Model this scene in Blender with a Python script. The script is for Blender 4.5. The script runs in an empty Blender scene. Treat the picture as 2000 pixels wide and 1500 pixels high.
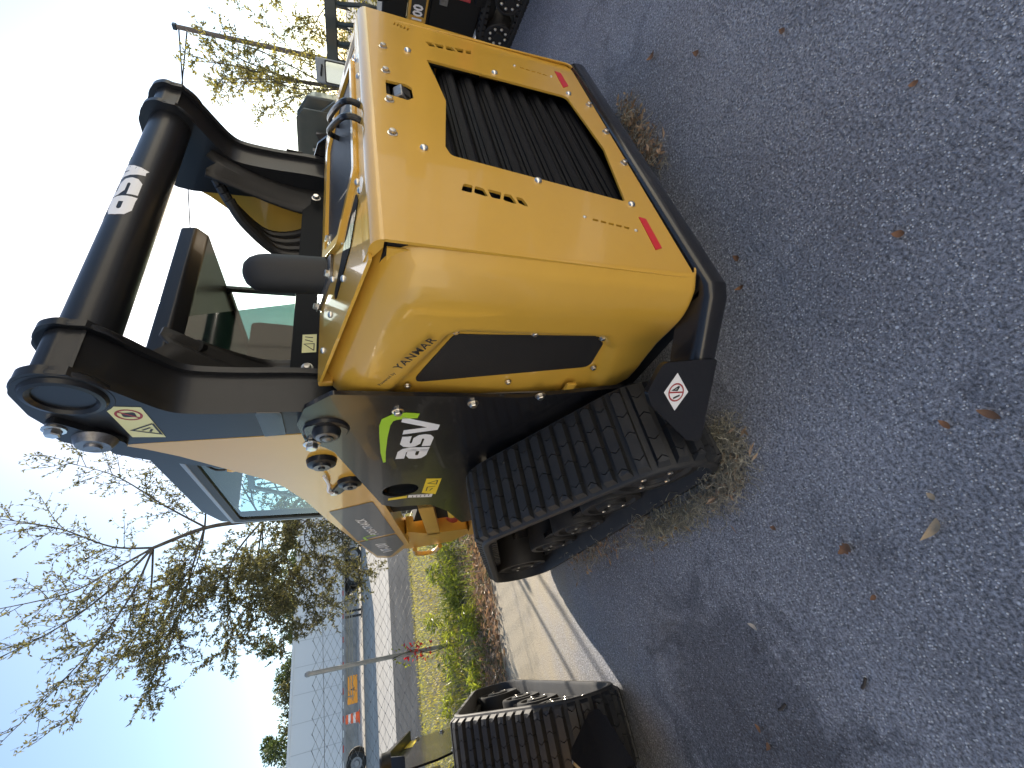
import bpy, bmesh, math, random
from math import sin, cos, pi, radians, sqrt, atan2, hypot
from mathutils import Vector, Matrix, noise
from mathutils.geometry import tessellate_polygon
random.seed(7)
D = bpy.data; SC = bpy.context.scene; COL = SC.collection

# ------------------------------------------------------------------ camera, sky, sun, exposure
CAM = Vector((-1.283, -0.56, 1.10))
def cam_axes(pitch, roll, yaw):
    p, r, y = radians(pitch), radians(roll), radians(yaw)
    f = Vector((sin(y)*cos(p), cos(y)*cos(p), -sin(p)))
    rt = Vector((cos(y), -sin(y), 0)); dn = f.cross(rt)
    return cos(r)*rt + sin(r)*dn, -sin(r)*rt + cos(r)*dn, f
RT, DN, FW = cam_axes(20.06, 1.5, 32.78)
cd = D.cameras.new('camera'); co = D.objects.new('camera', cd); COL.objects.link(co)
m = Matrix.Identity(4)                      # the phone was held sideways: picture right = down, picture up = right
for i, v in enumerate((DN, RT, -FW)):
    for k in range(3): m[k][i] = v[k]
m.translation = CAM
co.matrix_world = m
cd.sensor_width = 36; cd.lens = 820/2000*36; cd.clip_start = 0.02; cd.clip_end = 600
SC.camera = co

SUN_EL, SUN_AZ = radians(22.5), radians(44.0)          # azimuth clockwise from +Y
SUN = Vector((sin(SUN_AZ)*cos(SUN_EL), cos(SUN_AZ)*cos(SUN_EL), sin(SUN_EL)))
w = D.worlds.new('World'); SC.world = w; w.use_nodes = True
nt = w.node_tree; nt.nodes.clear()
sky = nt.nodes.new('ShaderNodeTexSky'); sky.sky_type = 'NISHITA'; sky.sun_disc = False
sky.sun_elevation = SUN_EL; sky.sun_rotation = SUN_AZ
sky.air_density = 1.0; sky.dust_density = 0.4; sky.ozone_density = 1.0; sky.altitude = 10
bg = nt.nodes.new('ShaderNodeBackground'); bg.inputs[1].default_value = 0.11
ow = nt.nodes.new('ShaderNodeOutputWorld')
nt.links.new(sky.outputs[0], bg.inputs[0]); nt.links.new(bg.outputs[0], ow.inputs[0])
sl = D.lights.new('sun', 'SUN'); sl.energy = 5.0; sl.angle = radians(0.5); sl.color = (1, .9, .76)
so = D.objects.new('sun', sl); COL.objects.link(so)
so.rotation_euler = SUN.to_track_quat('Z', 'Y').to_euler(); so.location = SUN*40
SC.view_settings.view_transform = 'Standard'; SC.view_settings.look = 'None'
SC.view_settings.exposure = 1.15; SC.view_settings.gamma = 1
SC.view_settings.use_curve_mapping = False

# ------------------------------------------------------------------ materials
def mat(name, color, rough=.5, metal=0., coat=0., spec=.5, emis=None, trans=0., alpha=1., bump=None, var=None):
    """bump=(scale,strength,dist)  var=(scale,color2,lo,hi) noise mix"""
    mt = D.materials.new(name); mt.use_nodes = True
    n = mt.node_tree; b = n.nodes['Principled BSDF']
    b.inputs['Base Color'].default_value = (*color, 1); b.inputs['Roughness'].default_value = rough
    b.inputs['Metallic'].default_value = metal; b.inputs['Coat Weight'].default_value = coat
    b.inputs['Coat Roughness'].default_value = .04
    b.inputs['Specular IOR Level'].default_value = spec
    b.inputs['Transmission Weight'].default_value = trans; b.inputs['Alpha'].default_value = alpha
    if emis: b.inputs['Emission Color'].default_value = (*emis[0], 1); b.inputs['Emission Strength'].default_value = emis[1]
    tc = n.nodes.new('ShaderNodeTexCoord')
    if bump:
        nz = n.nodes.new('ShaderNodeTexNoise'); nz.inputs['Scale'].default_value = bump[0]; nz.inputs['Detail'].default_value = 4
        bp = n.nodes.new('ShaderNodeBump'); bp.inputs['Strength'].default_value = bump[1]; bp.inputs['Distance'].default_value = bump[2]
        n.links.new(tc.outputs['Object'], nz.inputs['Vector']); n.links.new(nz.outputs[0], bp.inputs['Height'])
        n.links.new(bp.outputs[0], b.inputs['Normal'])
    if var:
        nz = n.nodes.new('ShaderNodeTexNoise'); nz.inputs['Scale'].default_value = var[0]; nz.inputs['Detail'].default_value = 6
        nz.inputs['Roughness'].default_value = .65
        rp = n.nodes.new('ShaderNodeValToRGB')
        rp.color_ramp.elements[0].position = var[2]; rp.color_ramp.elements[0].color = (*color, 1)
        rp.color_ramp.elements[1].position = var[3]; rp.color_ramp.elements[1].color = (*var[1], 1)
        n.links.new(tc.outputs['Object'], nz.inputs['Vector']); n.links.new(nz.outputs[0], rp.inputs[0])
        n.links.new(rp.outputs[0], b.inputs['Base Color'])
    return mt
YEL = mat('yellow_paint', (.645, .372, .052), .28, coat=.6, bump=(140, .03, .002), var=(3.0, (.605, .345, .048), .35, .7))
YEL2 = mat('yellow_paint_flat', (.56, .31, .045), .42, coat=.3, bump=(120, .05, .002))
BLK = mat('black_gloss_paint', (.012, .012, .014), .24, coat=.25, bump=(160, .04, .002), var=(6, (.02, .019, .018), .5, .8))
ARM = mat('black_arm_paint', (.012, .013, .016), .36, coat=.12, spec=.32, bump=(150, .05, .002))
MAT = mat('black_matte', (.014, .014, .015), .6, bump=(200, .1, .001))
DARK = mat('dark_cavity', (.006, .006, .006), .9)
RUB = mat('track_rubber', (.014, .0155, .019), .62, bump=(90, .25, .002), var=(9, (.028, .027, .027), .48, .75))
HOSE = mat('hose_rubber', (.012, .012, .013), .45)
ZINC = mat('zinc_bolt', (.72, .70, .66), .28, metal=1, bump=(60, .1, .001))
STEEL = mat('dull_steel', (.26, .26, .27), .42, metal=.9, bump=(80, .2, .001), var=(20, (.12, .11, .10), .45, .7))
WHITE = mat('white_vinyl', (.80, .80, .82), .4)
LIME = mat('lime_vinyl', (.36, .62, .02), .4)
DYEL = mat('decal_yellow', (.80, .60, .03), .45)
PYEL = mat('decal_pale', (.72, .70, .36), .5)
DBLK = mat('decal_black', (.02, .02, .02), .5)
DRED = mat('decal_red', (.34, .03, .035), .45)
REFL = mat('red_reflector', (.62, .02, .03), .35, coat=.3)
GRYD = mat('decal_grey', (.10, .10, .11), .4, coat=.2)
GLASS = None
def glass(name, tint, refl_rough=.02, ior=1.5):
    mt = D.materials.new(name); mt.use_nodes = True; n = mt.node_tree; n.nodes.clear()
    o = n.nodes.new('ShaderNodeOutputMaterial'); t = n.nodes.new('ShaderNodeBsdfTransparent'); t.inputs[0].default_value = (*tint, 1)
    g = n.nodes.new('ShaderNodeBsdfGlossy'); g.inputs['Roughness'].default_value = refl_rough
    fr = n.nodes.new('ShaderNodeFresnel'); fr.inputs[0].default_value = ior
    mx = n.nodes.new('ShaderNodeMixShader')
    ge = n.nodes.new('ShaderNodeNewGeometry'); ib = n.nodes.new('ShaderNodeMath'); ib.operation = 'SUBTRACT'; ib.inputs[0].default_value = 1
    n.links.new(ge.outputs['Backfacing'], ib.inputs[1]); ml = n.nodes.new('ShaderNodeMath'); ml.operation = 'MULTIPLY'
    n.links.new(fr.outputs[0], ml.inputs[0]); n.links.new(ib.outputs[0], ml.inputs[1])
    n.links.new(ml.outputs[0], mx.inputs[0]); n.links.new(t.outputs[0], mx.inputs[1]); n.links.new(g.outputs[0], mx.inputs[2])
    n.links.new(mx.outputs[0], o.inputs[0]); return mt
GLASS = glass('tinted_glass', (.76, .86, .88), .02, 1.75); GLASS2 = glass('clear_glass', (.86, .95, .93))

def mesh_screen(name, c1, c2, scale, rough=.4, metal=.3, thr=.28):
    mt = D.materials.new(name); mt.use_nodes = True; n = mt.node_tree; b = n.nodes['Principled BSDF']
    tc = n.nodes.new('ShaderNodeTexCoord'); v = n.nodes.new('ShaderNodeTexVoronoi'); v.inputs['Scale'].default_value = scale
    v.inputs['Randomness'].default_value = .12
    rp = n.nodes.new('ShaderNodeValToRGB'); rp.color_ramp.elements[0].position = thr; rp.color_ramp.elements[0].color = (*c1, 1)
    rp.color_ramp.elements[1].position = thr+.15; rp.color_ramp.elements[1].color = (*c2, 1)
    n.links.new(tc.outputs['Object'], v.inputs['Vector']); n.links.new(v.outputs['Distance'], rp.inputs[0])
    n.links.new(rp.outputs[0], b.inputs['Base Color']); b.inputs['Roughness'].default_value = rough; b.inputs['Metallic'].default_value = metal
    bp = n.nodes.new('ShaderNodeBump'); bp.inputs['Strength'].default_value = .6; bp.inputs['Distance'].default_value = .002
    n.links.new(v.outputs['Distance'], bp.inputs['Height']); n.links.new(bp.outputs[0], b.inputs['Normal'])
    return mt
PERF = mesh_screen('perforated_black_sheet', (.0008, .0008, .0008), (.009, .0095, .012), 150, .6, .0)
PERF.node_tree.nodes['Principled BSDF'].inputs['Specular IOR Level'].default_value = .12
SCRN = mesh_screen('black_woven_screen', (.004, .004, .004), (.020, .020, .022), 260, .5, .0)
SCRN.node_tree.nodes['Principled BSDF'].inputs['Specular IOR Level'].default_value = .3
FINS = mesh_screen('radiator_fins', (.10, .10, .10), (.42, .41, .40), 220, .5, .5)

def asphalt(name, base, light, dark, sc=1.0, dust=None, stain=None):
    mt = D.materials.new(name); mt.use_nodes = True; n = mt.node_tree; b = n.nodes['Principled BSDF']; L = n.links
    tc = n.nodes.new('ShaderNodeTexCoord')
    def tex(kind, scale, **k):
        t = n.nodes.new(kind); t.inputs['Scale'].default_value = scale*sc
        for a, v in k.items(): t.inputs[a].default_value = v
        L.new(tc.outputs['Object'], t.inputs['Vector']); return t
    def ramp(src, p0, c0, p1, c1):
        r = n.nodes.new('ShaderNodeValToRGB'); e = r.color_ramp.elements
        e[0].position = p0; e[0].color = (*c0, 1); e[1].position = p1; e[1].color = (*c1, 1); L.new(src, r.inputs[0]); return r
    def mix(kind, fac, a, bb):
        x = n.nodes.new('ShaderNodeMixRGB'); x.blend_type = kind
        if isinstance(fac, (int, float)): x.inputs[0].default_value = fac
        else: L.new(fac, x.inputs[0])
        L.new(a, x.inputs[1]); L.new(bb, x.inputs[2]); return x
    big = tex('ShaderNodeTexNoise', 1.1, Detail=5, Roughness=.6)
    fine = tex('ShaderNodeTexNoise', 150, Detail=3, Roughness=.7)
    vo = tex('ShaderNodeTexVoronoi', 165, Randomness=1.); vo2 = tex('ShaderNodeTexVoronoi', 95, Randomness=1.)
    c0 = ramp(big.outputs[0], .30, tuple(x*.62 for x in base), .68, tuple(x*1.15 for x in base))
    c1 = ramp(fine.outputs[0], .36, (.35,)*3, .66, (1.5,)*3)
    a = mix('MULTIPLY', 1., c0.outputs[0], c1.outputs[0])
    sep = n.nodes.new('ShaderNodeSeparateColor'); L.new(vo.outputs['Color'], sep.inputs[0])
    f = ramp(sep.outputs[0], .74, (0,)*3, .80, (1,)*3)
    rim = ramp(vo.outputs['Distance'], .28, (1,)*3, .5, (0,)*3)
    ff = mix('MULTIPLY', 1., f.outputs[0], rim.outputs[0])
    lc = n.nodes.new('ShaderNodeRGB'); lc.outputs[0].default_value = (*light, 1)
    a2 = mix('MIX', ff.outputs[0], a.outputs[0], lc.outputs[0])
    sep2 = n.nodes.new('ShaderNodeSeparateColor'); L.new(vo2.outputs['Color'], sep2.inputs[0])
    f2 = ramp(sep2.outputs[1], .93, (0,)*3, .99, (.9,)*3); rim2 = ramp(vo2.outputs['Distance'], .22, (1,)*3, .42, (0,)*3)
    ff2 = mix('MULTIPLY', 1., f2.outputs[0], rim2.outputs[0])
    a3 = mix('MIX', ff2.outputs[0], a2.outputs[0], lc.outputs[0])
    # old damp stain streaks
    st = tex('ShaderNodeTexNoise', 2.3, Detail=7, Roughness=.7, Distortion=1.6)
    sm = ramp(st.outputs[0], .56, (1, 1, 1), .66, dark)
    a4 = mix('MULTIPLY', .8, a3.outputs[0], sm.outputs[0])
    mid = tex('ShaderNodeTexNoise', 62, Detail=4, Roughness=.7)
    a4 = mix('MULTIPLY', .42, a4.outputs[0], ramp(mid.outputs[0], .38, (.45,)*3, .62, (1.4,)*3).outputs[0])
    if stain:                                         # one big old oil and damp stain with streaky edge
        vm = n.nodes.new('ShaderNodeVectorMath'); vm.operation = 'DISTANCE'; vm.inputs[1].default_value = (stain[0], stain[1], 0); L.new(tc.outputs['Object'], vm.inputs[0])
        wn = tex('ShaderNodeTexNoise', 4.2, Detail=9, Roughness=.72, Distortion=2.2)
        am = n.nodes.new('ShaderNodeMath'); am.operation = 'MULTIPLY_ADD'; am.inputs[1].default_value = -1.1; L.new(wn.outputs[0], am.inputs[0]); L.new(vm.outputs['Value'], am.inputs[2])
        sr = ramp(am.outputs[0], 0., (.50, .51, .53), .20, (1, 1, 1)); sr.inputs[0].default_value = 0
        ofs = n.nodes.new('ShaderNodeMath'); ofs.operation = 'ADD'; ofs.inputs[1].default_value = .55-stain[2]+.08; L.new(am.outputs[0], ofs.inputs[0]); L.new(ofs.outputs[0], sr.inputs[0])
        a4 = mix('MULTIPLY', 1., a4.outputs[0], sr.outputs[0])
    if dust:                                          # washed sand thickening towards the verge
        sx_ = n.nodes.new('ShaderNodeSeparateXYZ'); L.new(tc.outputs['Object'], sx_.inputs[0])
        dn = tex('ShaderNodeTexNoise', 1.6, Detail=8, Roughness=.68)
        ad = n.nodes.new('ShaderNodeMath'); ad.operation = 'MULTIPLY_ADD'; ad.inputs[1].default_value = 3.2; L.new(dn.outputs[0], ad.inputs[0]); L.new(sx_.outputs[1], ad.inputs[2])
        mr = n.nodes.new('ShaderNodeMapRange'); mr.inputs[1].default_value = 2.9; mr.inputs[2].default_value = 4.5; mr.interpolation_type = 'SMOOTHSTEP'; L.new(ad.outputs[0], mr.inputs[0])
        dc = mix('MULTIPLY', 1., ramp(fine.outputs[0], .33, tuple(x*.72 for x in dust), .68, tuple(x*1.2 for x in dust)).outputs[0], c1.outputs[0]); dc.inputs[0].default_value = .35
        a4 = mix('MIX', mr.outputs[0], a4.outputs[0], dc.outputs[0])
    L.new(a4.outputs[0], b.inputs['Base Color']); b.inputs['Roughness'].default_value = .62
    b.inputs['Specular IOR Level'].default_value = .45
    bp = n.nodes.new('ShaderNodeBump'); bp.inputs['Strength'].default_value = .9; bp.inputs['Distance'].default_value = .004
    hs = mix('ADD', 1., fine.outputs[0], ff.outputs[0]); L.new(hs.outputs[0], bp.inputs['Height']); L.new(bp.outputs[0], b.inputs['Normal'])
    return mt
ASPH = asphalt('lot_asphalt', (.275, .290, .338), (.60, .63, .70), (.58, .59, .61), 1., (.40, .345, .25), (-1.66, .86, .36))

# ------------------------------------------------------------------ mesh helpers
class M:
    """collects geometry for ONE mesh object"""
    def __init__(s): s.v = []; s.f = []
    def add(s, vs, fs):
        o = len(s.v); s.v += [tuple(p) for p in vs]; s.f += [tuple(i+o for i in f) for f in fs]; return s
    def box(s, a, b):
        x0, y0, z0 = a; x1, y1, z1 = b
        return s.add([(x0,y0,z0),(x1,y0,z0),(x1,y1,z0),(x0,y1,z0),(x0,y0,z1),(x1,y0,z1),(x1,y1,z1),(x0,y1,z1)],
                     [(0,3,2,1),(4,5,6,7),(0,1,5,4),(1,2,6,5),(2,3,7,6),(3,0,4,7)])
    def obox(s, c, ax, ay, az):
        c, ax, ay, az = map(Vector, (c, ax, ay, az))
        P = [c+i*ax+j*ay+k*az for k in (-1, 1) for i, j in ((-1,-1),(1,-1),(1,1),(-1,1))]
        return s.add(P, [(0,3,2,1),(4,5,6,7),(0,1,5,4),(1,2,6,5),(2,3,7,6),(3,0,4,7)])
    def prism(s, loops, fr, d0, d1):
        """loops=[outer,hole,...] 2-D; fr=(origin,ux,uy,normal); solid between offsets d0,d1 along the normal"""
        o, ux, uy, nn = map(Vector, fr)
        if not isinstance(loops[0][0], (tuple, list, Vector)): loops = [loops]
        tri = tessellate_polygon([[Vector((p[0], p[1], 0)) for p in l] for l in loops])
        flat = [p for l in loops for p in l]; N = len(flat)
        vs = [o+ux*p[0]+uy*p[1]+nn*d for d in (d0, d1) for p in flat]
        fs = []
        for t in tri:
            fs.append(tuple(t)); fs.append(tuple(i+N for i in reversed(t)))
        k = 0
        for l in loops:
            n = len(l)
            for i in range(n):
                j = (i+1) % n; fs.append((k+i, k+j, k+j+N, k+i+N))
            k += n
        return s.add(vs, fs)
    def flat(s, poly, fr, d=0.):
        o, ux, uy, nn = map(Vector, fr)
        if not isinstance(poly[0][0], (tuple, list)): poly = [poly]
        tri = tessellate_polygon([[Vector((p[0], p[1], 0)) for p in l] for l in poly])
        return s.add([o+ux*p[0]+uy*p[1]+nn*d for l in poly for p in l], [tuple(t) for t in tri])
    def tube(s, path, r, n=10, closed=False, caps=True):
        path = [Vector(p) for p in path]; rings = []; k = len(path)
        rr = r if isinstance(r, (list, tuple)) else [r]*k
        up = None
        for i, p in enumerate(path):
            t = (path[(i+1) % k]-path[i-1]) if closed else (path[min(i+1, k-1)]-path[max(i-1, 0)])
            t.normalize()
            if up is None:
                up = Vector((0, 0, 1)) if abs(t.z) < .9 else Vector((1, 0, 0))
            a = t.cross(up).normalized(); b2 = a.cross(t); up = b2
            rings.append([p+rr[i]*(cos(2*pi*j/n)*a+sin(2*pi*j/n)*b2) for j in range(n)])
        vs = [q for R_ in rings for q in R_]; fs = []
        for i in range(k if closed else k-1):
            i2 = (i+1) % k
            for j in range(n): fs.append((i*n+j, i*n+(j+1) % n, i2*n+(j+1) % n, i2*n+j))
        if caps and not closed: fs.append(tuple(reversed(range(n)))); fs.append(tuple((k-1)*n+j for j in range(n)))
        return s.add(vs, fs)
    def lathe(s, prof, o, ax, n=24):
        """prof [(r,h)] revolved about axis ax through o"""
        o = Vector(o); ax = Vector(ax).normalized(); u = ax.orthogonal().normalized(); v = ax.cross(u)
        vs = []; fs = []
        for r, h in prof:
            for j in range(n): vs.append(o+ax*h+max(r, 1e-5)*(cos(2*pi*j/n)*u+sin(2*pi*j/n)*v))
        for i in range(len(prof)-1):
            for j in range(n): fs.append((i*n+j, i*n+(j+1) % n, (i+1)*n+(j+1) % n, (i+1)*n+j))
        return s.add(vs, fs)
    def grid(s, rows):
        n = len(rows[0])
        return s.add([p for r in rows for p in r], [(i*n+j, i*n+j+1, (i+1)*n+j+1, (i+1)*n+j) for i in range(len(rows)-1) for j in range(n-1)])
    def mesh(s, name, bevel=0., seg=2, smooth=True, ang=None, merge=True):
        if ang is None: ang = 17 if bevel else 35
        me = D.meshes.new(name); bm = bmesh.new()
        bv = [bm.verts.new(p) for p in s.v]
        for f in s.f:
            try: bm.faces.new([bv[i] for i in f])
            except ValueError: pass
        if merge: bmesh.ops.remove_doubles(bm, verts=bm.verts, dist=2e-5)
        bmesh.ops.recalc_face_normals(bm, faces=bm.faces)
        if bevel:
            ed = [e for e in bm.edges if len(e.link_faces) == 2 and e.calc_face_angle(0) > radians(40)]
            bmesh.ops.bevel(bm, geom=ed, offset=bevel, segments=seg, affect='EDGES', profile=.5, clamp_overlap=True)
        bm.to_mesh(me); bm.free()
        if smooth:
            for p in me.polygons: p.use_smooth = True
            me.set_sharp_from_angle(angle=radians(ang))
        return me
    def build(s, name, material, parent=None, bevel=0., **k):
        return put(name, s.mesh(name, bevel, **k), material, parent)
def put(name, me, material, parent=None):
    if material and not me.materials: me.materials.append(material)
    o = D.objects.new(name, me); COL.objects.link(o)
    if parent: o.parent = parent; o.matrix_parent_inverse = Matrix.Identity(4)
    return o
def empty(name, loc=(0, 0, 0), rz=0., sc=1.):
    o = D.objects.new(name, None); COL.objects.link(o); o.location = loc; o.rotation_euler = (0, 0, rz); o.scale = (sc,)*3
    o.empty_display_size = .2; return o
def tag(o, label=None, cat=None, group=None, kind=None):
    if label: o['label'] = label
    if cat: o['category'] = cat
    if group: o['group'] = group
    if kind: o['kind'] = kind
    return o
def rnd(poly, r, n=7):
    """fillet a 2-D polygon; r number or list"""
    out = []; k = len(poly)
    for i, p in enumerate(poly):
        ri = r[i] if isinstance(r, (list, tuple)) else r
        p = Vector(p); a = Vector(poly[i-1])-p; b = Vector(poly[(i+1) % k])-p
        if ri <= 0: out.append(tuple(p)); continue
        la, lb = a.length, b.length; a.normalize(); b.normalize()
        an = a.angle(b); t = min(ri/math.tan(an/2), la*.48, lb*.48)
        p0, p1 = p+a*t, p+b*t
        for j in range(n+1):
            u = j/n; out.append(tuple((1-u)**2*p0+2*u*(1-u)*p+u*u*p1))
    return out
def circ(c, r, n=20, a0=0.): return [(c[0]+r*cos(a0+2*pi*i/n), c[1]+r*sin(a0+2*pi*i/n)) for i in range(n)]
def spline(pts, n=8, closed=False):
    P = [Vector(p) for p in pts]; out = []; k = len(P)
    for i in range(k if closed else k-1):
        g = (lambda q: P[q % k]) if closed else (lambda q: P[min(max(q, 0), k-1)])
        p0, p1, p2, p3 = g(i-1), g(i), g(i+1), g(i+2)
        for j in range(n):
            t = j/n; out.append(.5*((2*p1)+(p2-p0)*t+(2*p0-5*p1+4*p2-p3)*t*t+(3*p1-p0-3*p2+p3)*t**3))
    if not closed: out.append(P[-1])
    return out
def ribbon(pts, wd, closed=False):
    """mitred stroke outline polygon of a 2-D polyline"""
    P = [Vector(p) for p in pts]; L = []; R = []; k = len(P)
    for i, p in enumerate(P):
        a = (p-P[i-1]).normalized() if i > 0 else None; b = (P[i+1]-p).normalized() if i < k-1 else None
        if a is None: a = b
        if b is None: b = a
        nn = Vector((-a.y-b.y, a.x+b.x)).normalized(); c = max(.5, nn.dot(Vector((-a.y, a.x))))
        L.append(p+nn*wd/2/c); R.append(p-nn*wd/2/c)
    return [tuple(p) for p in L+R[::-1]]
def strokes(mb, paths, wd, fr, d=0.):
    for p in paths:
        q = ribbon(p, wd); n = len(p)
        o, ux, uy, nn = map(Vector, fr)
        vs = [o+ux*a[0]+uy*a[1]+nn*d for a in q]
        mb.add(vs, [(i, i+1, 2*n-2-i, 2*n-1-i) for i in range(n-1)])
    return mb
def text_mesh(body, size, fr, d, shear=0., spacing=1., bold=0., width=1., align='LEFT'):
    cu = D.curves.new('lettering', 'FONT'); cu.body = body; cu.size = size; cu.shear = shear; cu.space_character = spacing
    cu.offset = bold; cu.align_x = align; cu.resolution_u = 2
    ob = D.objects.new('lettering', cu); COL.objects.link(ob)
    dg = bpy.context.evaluated_depsgraph_get(); me = D.meshes.new_from_object(ob.evaluated_get(dg))
    D.objects.remove(ob); D.curves.remove(cu)
    o, ux, uy, nn = map(Vector, fr)
    for v in me.vertices: v.co = o+ux*v.co.x*width+uy*v.co.y+nn*d
    return me
S_A = [[(.02, .86), (.62, .86), (.78, .78), (.86, .62), (.86, 0)], [(.86, .14), (.34, .14), (.17, .22), (.14, .34), (.17, .46), (.34, .54), (.86, .54)]]
S_S = [[(.86, .86), (.30, .86), (.17, .78), (.14, .68), (.17, .58), (.30, .50), (.70, .50), (.83, .42), (.86, .32), (.83, .22), (.70, .14), (.06, .14)]]
def logo(parent, fr, h, name='logo', swoosh=True, depth=.0008):
    """lower-case a s v with a lime bent stripe above; fr origin = lower left of the letters"""
    o, ux, uy, nn = map(Vector, fr); w_ = h*.95
    mb = M()
    sc = lambda paths, dx: [[(p[0]*w_*.92+dx+p[1]*h*.10, p[1]*h) for p in q] for q in paths]
    strokes(mb, sc(S_A, 0), h*.285, fr, depth); strokes(mb, sc(S_S, w_*.98), h*.285, fr, depth)
    dx = w_*1.92
    mb.flat([(dx+.10*h, h*1.02), (dx+.38*h, h*1.02), (dx+.50*h, h*.34), (dx+.90*h, h*1.16), (dx+1.20*h, h*1.16), (dx+.62*h, -.02*h), (dx+.30*h, -.02*h)], fr, depth)
    mb.build(name, WHITE, parent, smooth=False)
    if swoosh:
        mb = M(); p = [(-.10, 1.34), (.7, 1.46), (1.8, 1.56), (2.55, 1.60), (2.88, 1.56), (3.04, 1.38), (3.10, 1.10), (3.06, .72)]
        q = [(a*h, b*h) for a, b in p]; n = len(q); wd = [.07, .13, .19, .25, .29, .30, .29, .22]
        L, R = [], []
        for i in range(n):
            t = Vector(q[min(i+1, n-1)])-Vector(q[max(i-1, 0)]); t.normalize(); pp = Vector((-t.y, t.x))*wd[i]*h*.62
            L.append(Vector(q[i])+pp); R.append(Vector(q[i])-pp)
        vs = [o+ux*a.x+uy*a.y+nn*depth for a in L+R]
        mb.add(vs, [(i, i+1, n+i+1, n+i) for i in range(n-1)]); mb.build('logo_stripe', LIME, parent, smooth=False)
BOLT_ME = {}
def bolt(parent, p, nrm, r=.009, kind='hex'):
    """small domed or flange-hex bolt standing on a surface"""
    key = (kind, r)
    if key not in BOLT_ME:
        mb = M()
        if kind == 'dome': mb.lathe([(r, 0), (r, r*.18), (r*.82, r*.5), (r*.45, r*.72), (0, r*.8)], (0, 0, 0), (0, 0, 1), 12)
        else:
            mb.lathe([(r*1.25, 0), (r*1.25, r*.18), (r*.9, r*.25)], (0, 0, 0), (0, 0, 1), 14)
            mb.lathe([(r*.86, r*.2), (r*.86, r*.85), (r*.7, r*1.0), (0, r*1.02)], (0, 0, 0), (0, 0, 1), 6)
        BOLT_ME[key] = mb.mesh('bolt', smooth=(kind == 'dome'))
    o = put('bolt', BOLT_ME[key], ZINC, parent)
    o.matrix_local = Matrix.Translation(Vector(p)) @ Vector(nrm).to_track_quat('Z', 'Y').to_matrix().to_4x4()
    return o

# ------------------------------------------------------------------ the compact track loader (rear at Y=0, drives towards +Y)
def sx(p, x0, x1):
    k = (x1-CAM.x)/(x0-CAM.x); return (CAM.y+(p[0]-CAM.y)*k, CAM.z+(p[1]-CAM.z)*k)
FD = ((0, .017*1.06, 0), (1, 0, 0), (0, -.017, 1), (0, -1, -.017))       # rear door plane
def door_pt(x, z, d=0.): return Vector((x, .017*(1.06-z)-d, z))
def FX(x, sgn=-1): return ((x, 0, 0), (0, 1, 0), (0, 0, 1), (sgn, 0, 0))  # side planes, 2-D = (Y, Z)
HN = Vector((0, -.279, .96)).normalized()
FH = ((0, 0, 1.055), (1, 0, 0), (0, .96, .279), (0, -.279, .96))          # sloping hood plane
def hood_pt(x, t, d=0.): return Vector((x, .96*t-.279*d, 1.055+.279*t+.96*d))

# track loop: tangent hull of three circles (Y, Z, r)
TC = [(.552, .207, .182), (2.035, .200, .174), (1.00, .508, .172)]
def loop_path(step=.0535):
    pts = []; k = len(TC)
    seq = [0, 1, 2]                                            # rear idler -> front idler -> sprocket, counter-clockwise seen from -X? (Y right, Z up)
    segs = []
    for i in range(k):
        a, b = TC[seq[i]], TC[seq[(i+1) % k]]
        d = Vector((b[0]-a[0], b[1]-a[1])); L = d.length; d /= L
        al = math.asin((b[2]-a[2])/L)                           # outer tangent on the right-hand side
        n = Vector((d.y, -d.x)); n2 = n*cos(al)-d*sin(al)
        segs.append((Vector(a[:2])+n2*a[2], Vector(b[:2])+n2*b[2]))
    for i in range(k):
        p, q = segs[i]; pts.append(p); pts.append(q)
        c = TC[seq[(i+1) % k]]; r0 = q-Vector(c[:2]); r1 = segs[(i+1) % k][0]-Vector(c[:2])
        a0 = atan2(r0.y, r0.x); a1 = atan2(r1.y, r1.x)
        while a1 < a0: a1 += 2*pi
        for j in range(1, 12):
            t = a0+(a1-a0)*j/12; pts.append(Vector((c[0]+c[2]*cos(t), c[1]+c[2]*sin(t))))
    # resample evenly
    P = pts+[pts[0]]; cum = [0]
    for i in range(len(P)-1): cum.append(cum[-1]+(P[i+1]-P[i]).length)
    T = cum[-1]; n = round(T/step); out = []; k = 0
    for i in range(n):
        s = T*i/n
        while cum[k+1] < s: k += 1
        out.append(P[k].lerp(P[k+1], (s-cum[k])/max(1e-9, cum[k+1]-cum[k])))
    return out
def bar_mesh(var, x0, x1, wd=.038, h=.025):
    """one rubber tread bar cut by slanting sipes; local x across the belt, y along, z out"""
    mb = M(); cuts = [x0]; W = x1-x0
    for k in range(4): cuts.append(x0+W*(k+(.62 if var else .28))/4)
    cuts.append(x1)
    for i in range(len(cuts)-1):
        a, b = cuts[i]+(.0016 if i else 0), cuts[i+1]-.0016
        sk = .010*(1 if (i+var) % 2 else -1); s0 = sk if i else 0; s1 = -sk if i < len(cuts)-2 else 0
        e0 = .012 if i == 0 else 0; e1 = .012 if i == len(cuts)-2 else 0
        hw = wd/2
        B = [(a, -hw, 0), (a+s0, 0, 0), (a, hw, 0), (b, hw, 0), (b+s1, 0, 0), (b, -hw, 0)]
        Tp = [(p[0]+(e0 if j < 3 else -e1), p[1]*.84, h-(.004 if (j < 3 and e0) or (j >= 3 and e1) else 0)) for j, p in enumerate(B)]
        mb.add(B+Tp, [(0, 1, 7, 6), (1, 2, 8, 7), (2, 3, 9, 8), (3, 4, 10, 9), (4, 5, 11, 10), (5, 0, 6, 11), (6, 7, 10, 11), (7, 8, 9, 10)])
    return mb.mesh('tread_bar', smooth=False, merge=False)
BX0, BX1 = -.972, -.688
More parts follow.
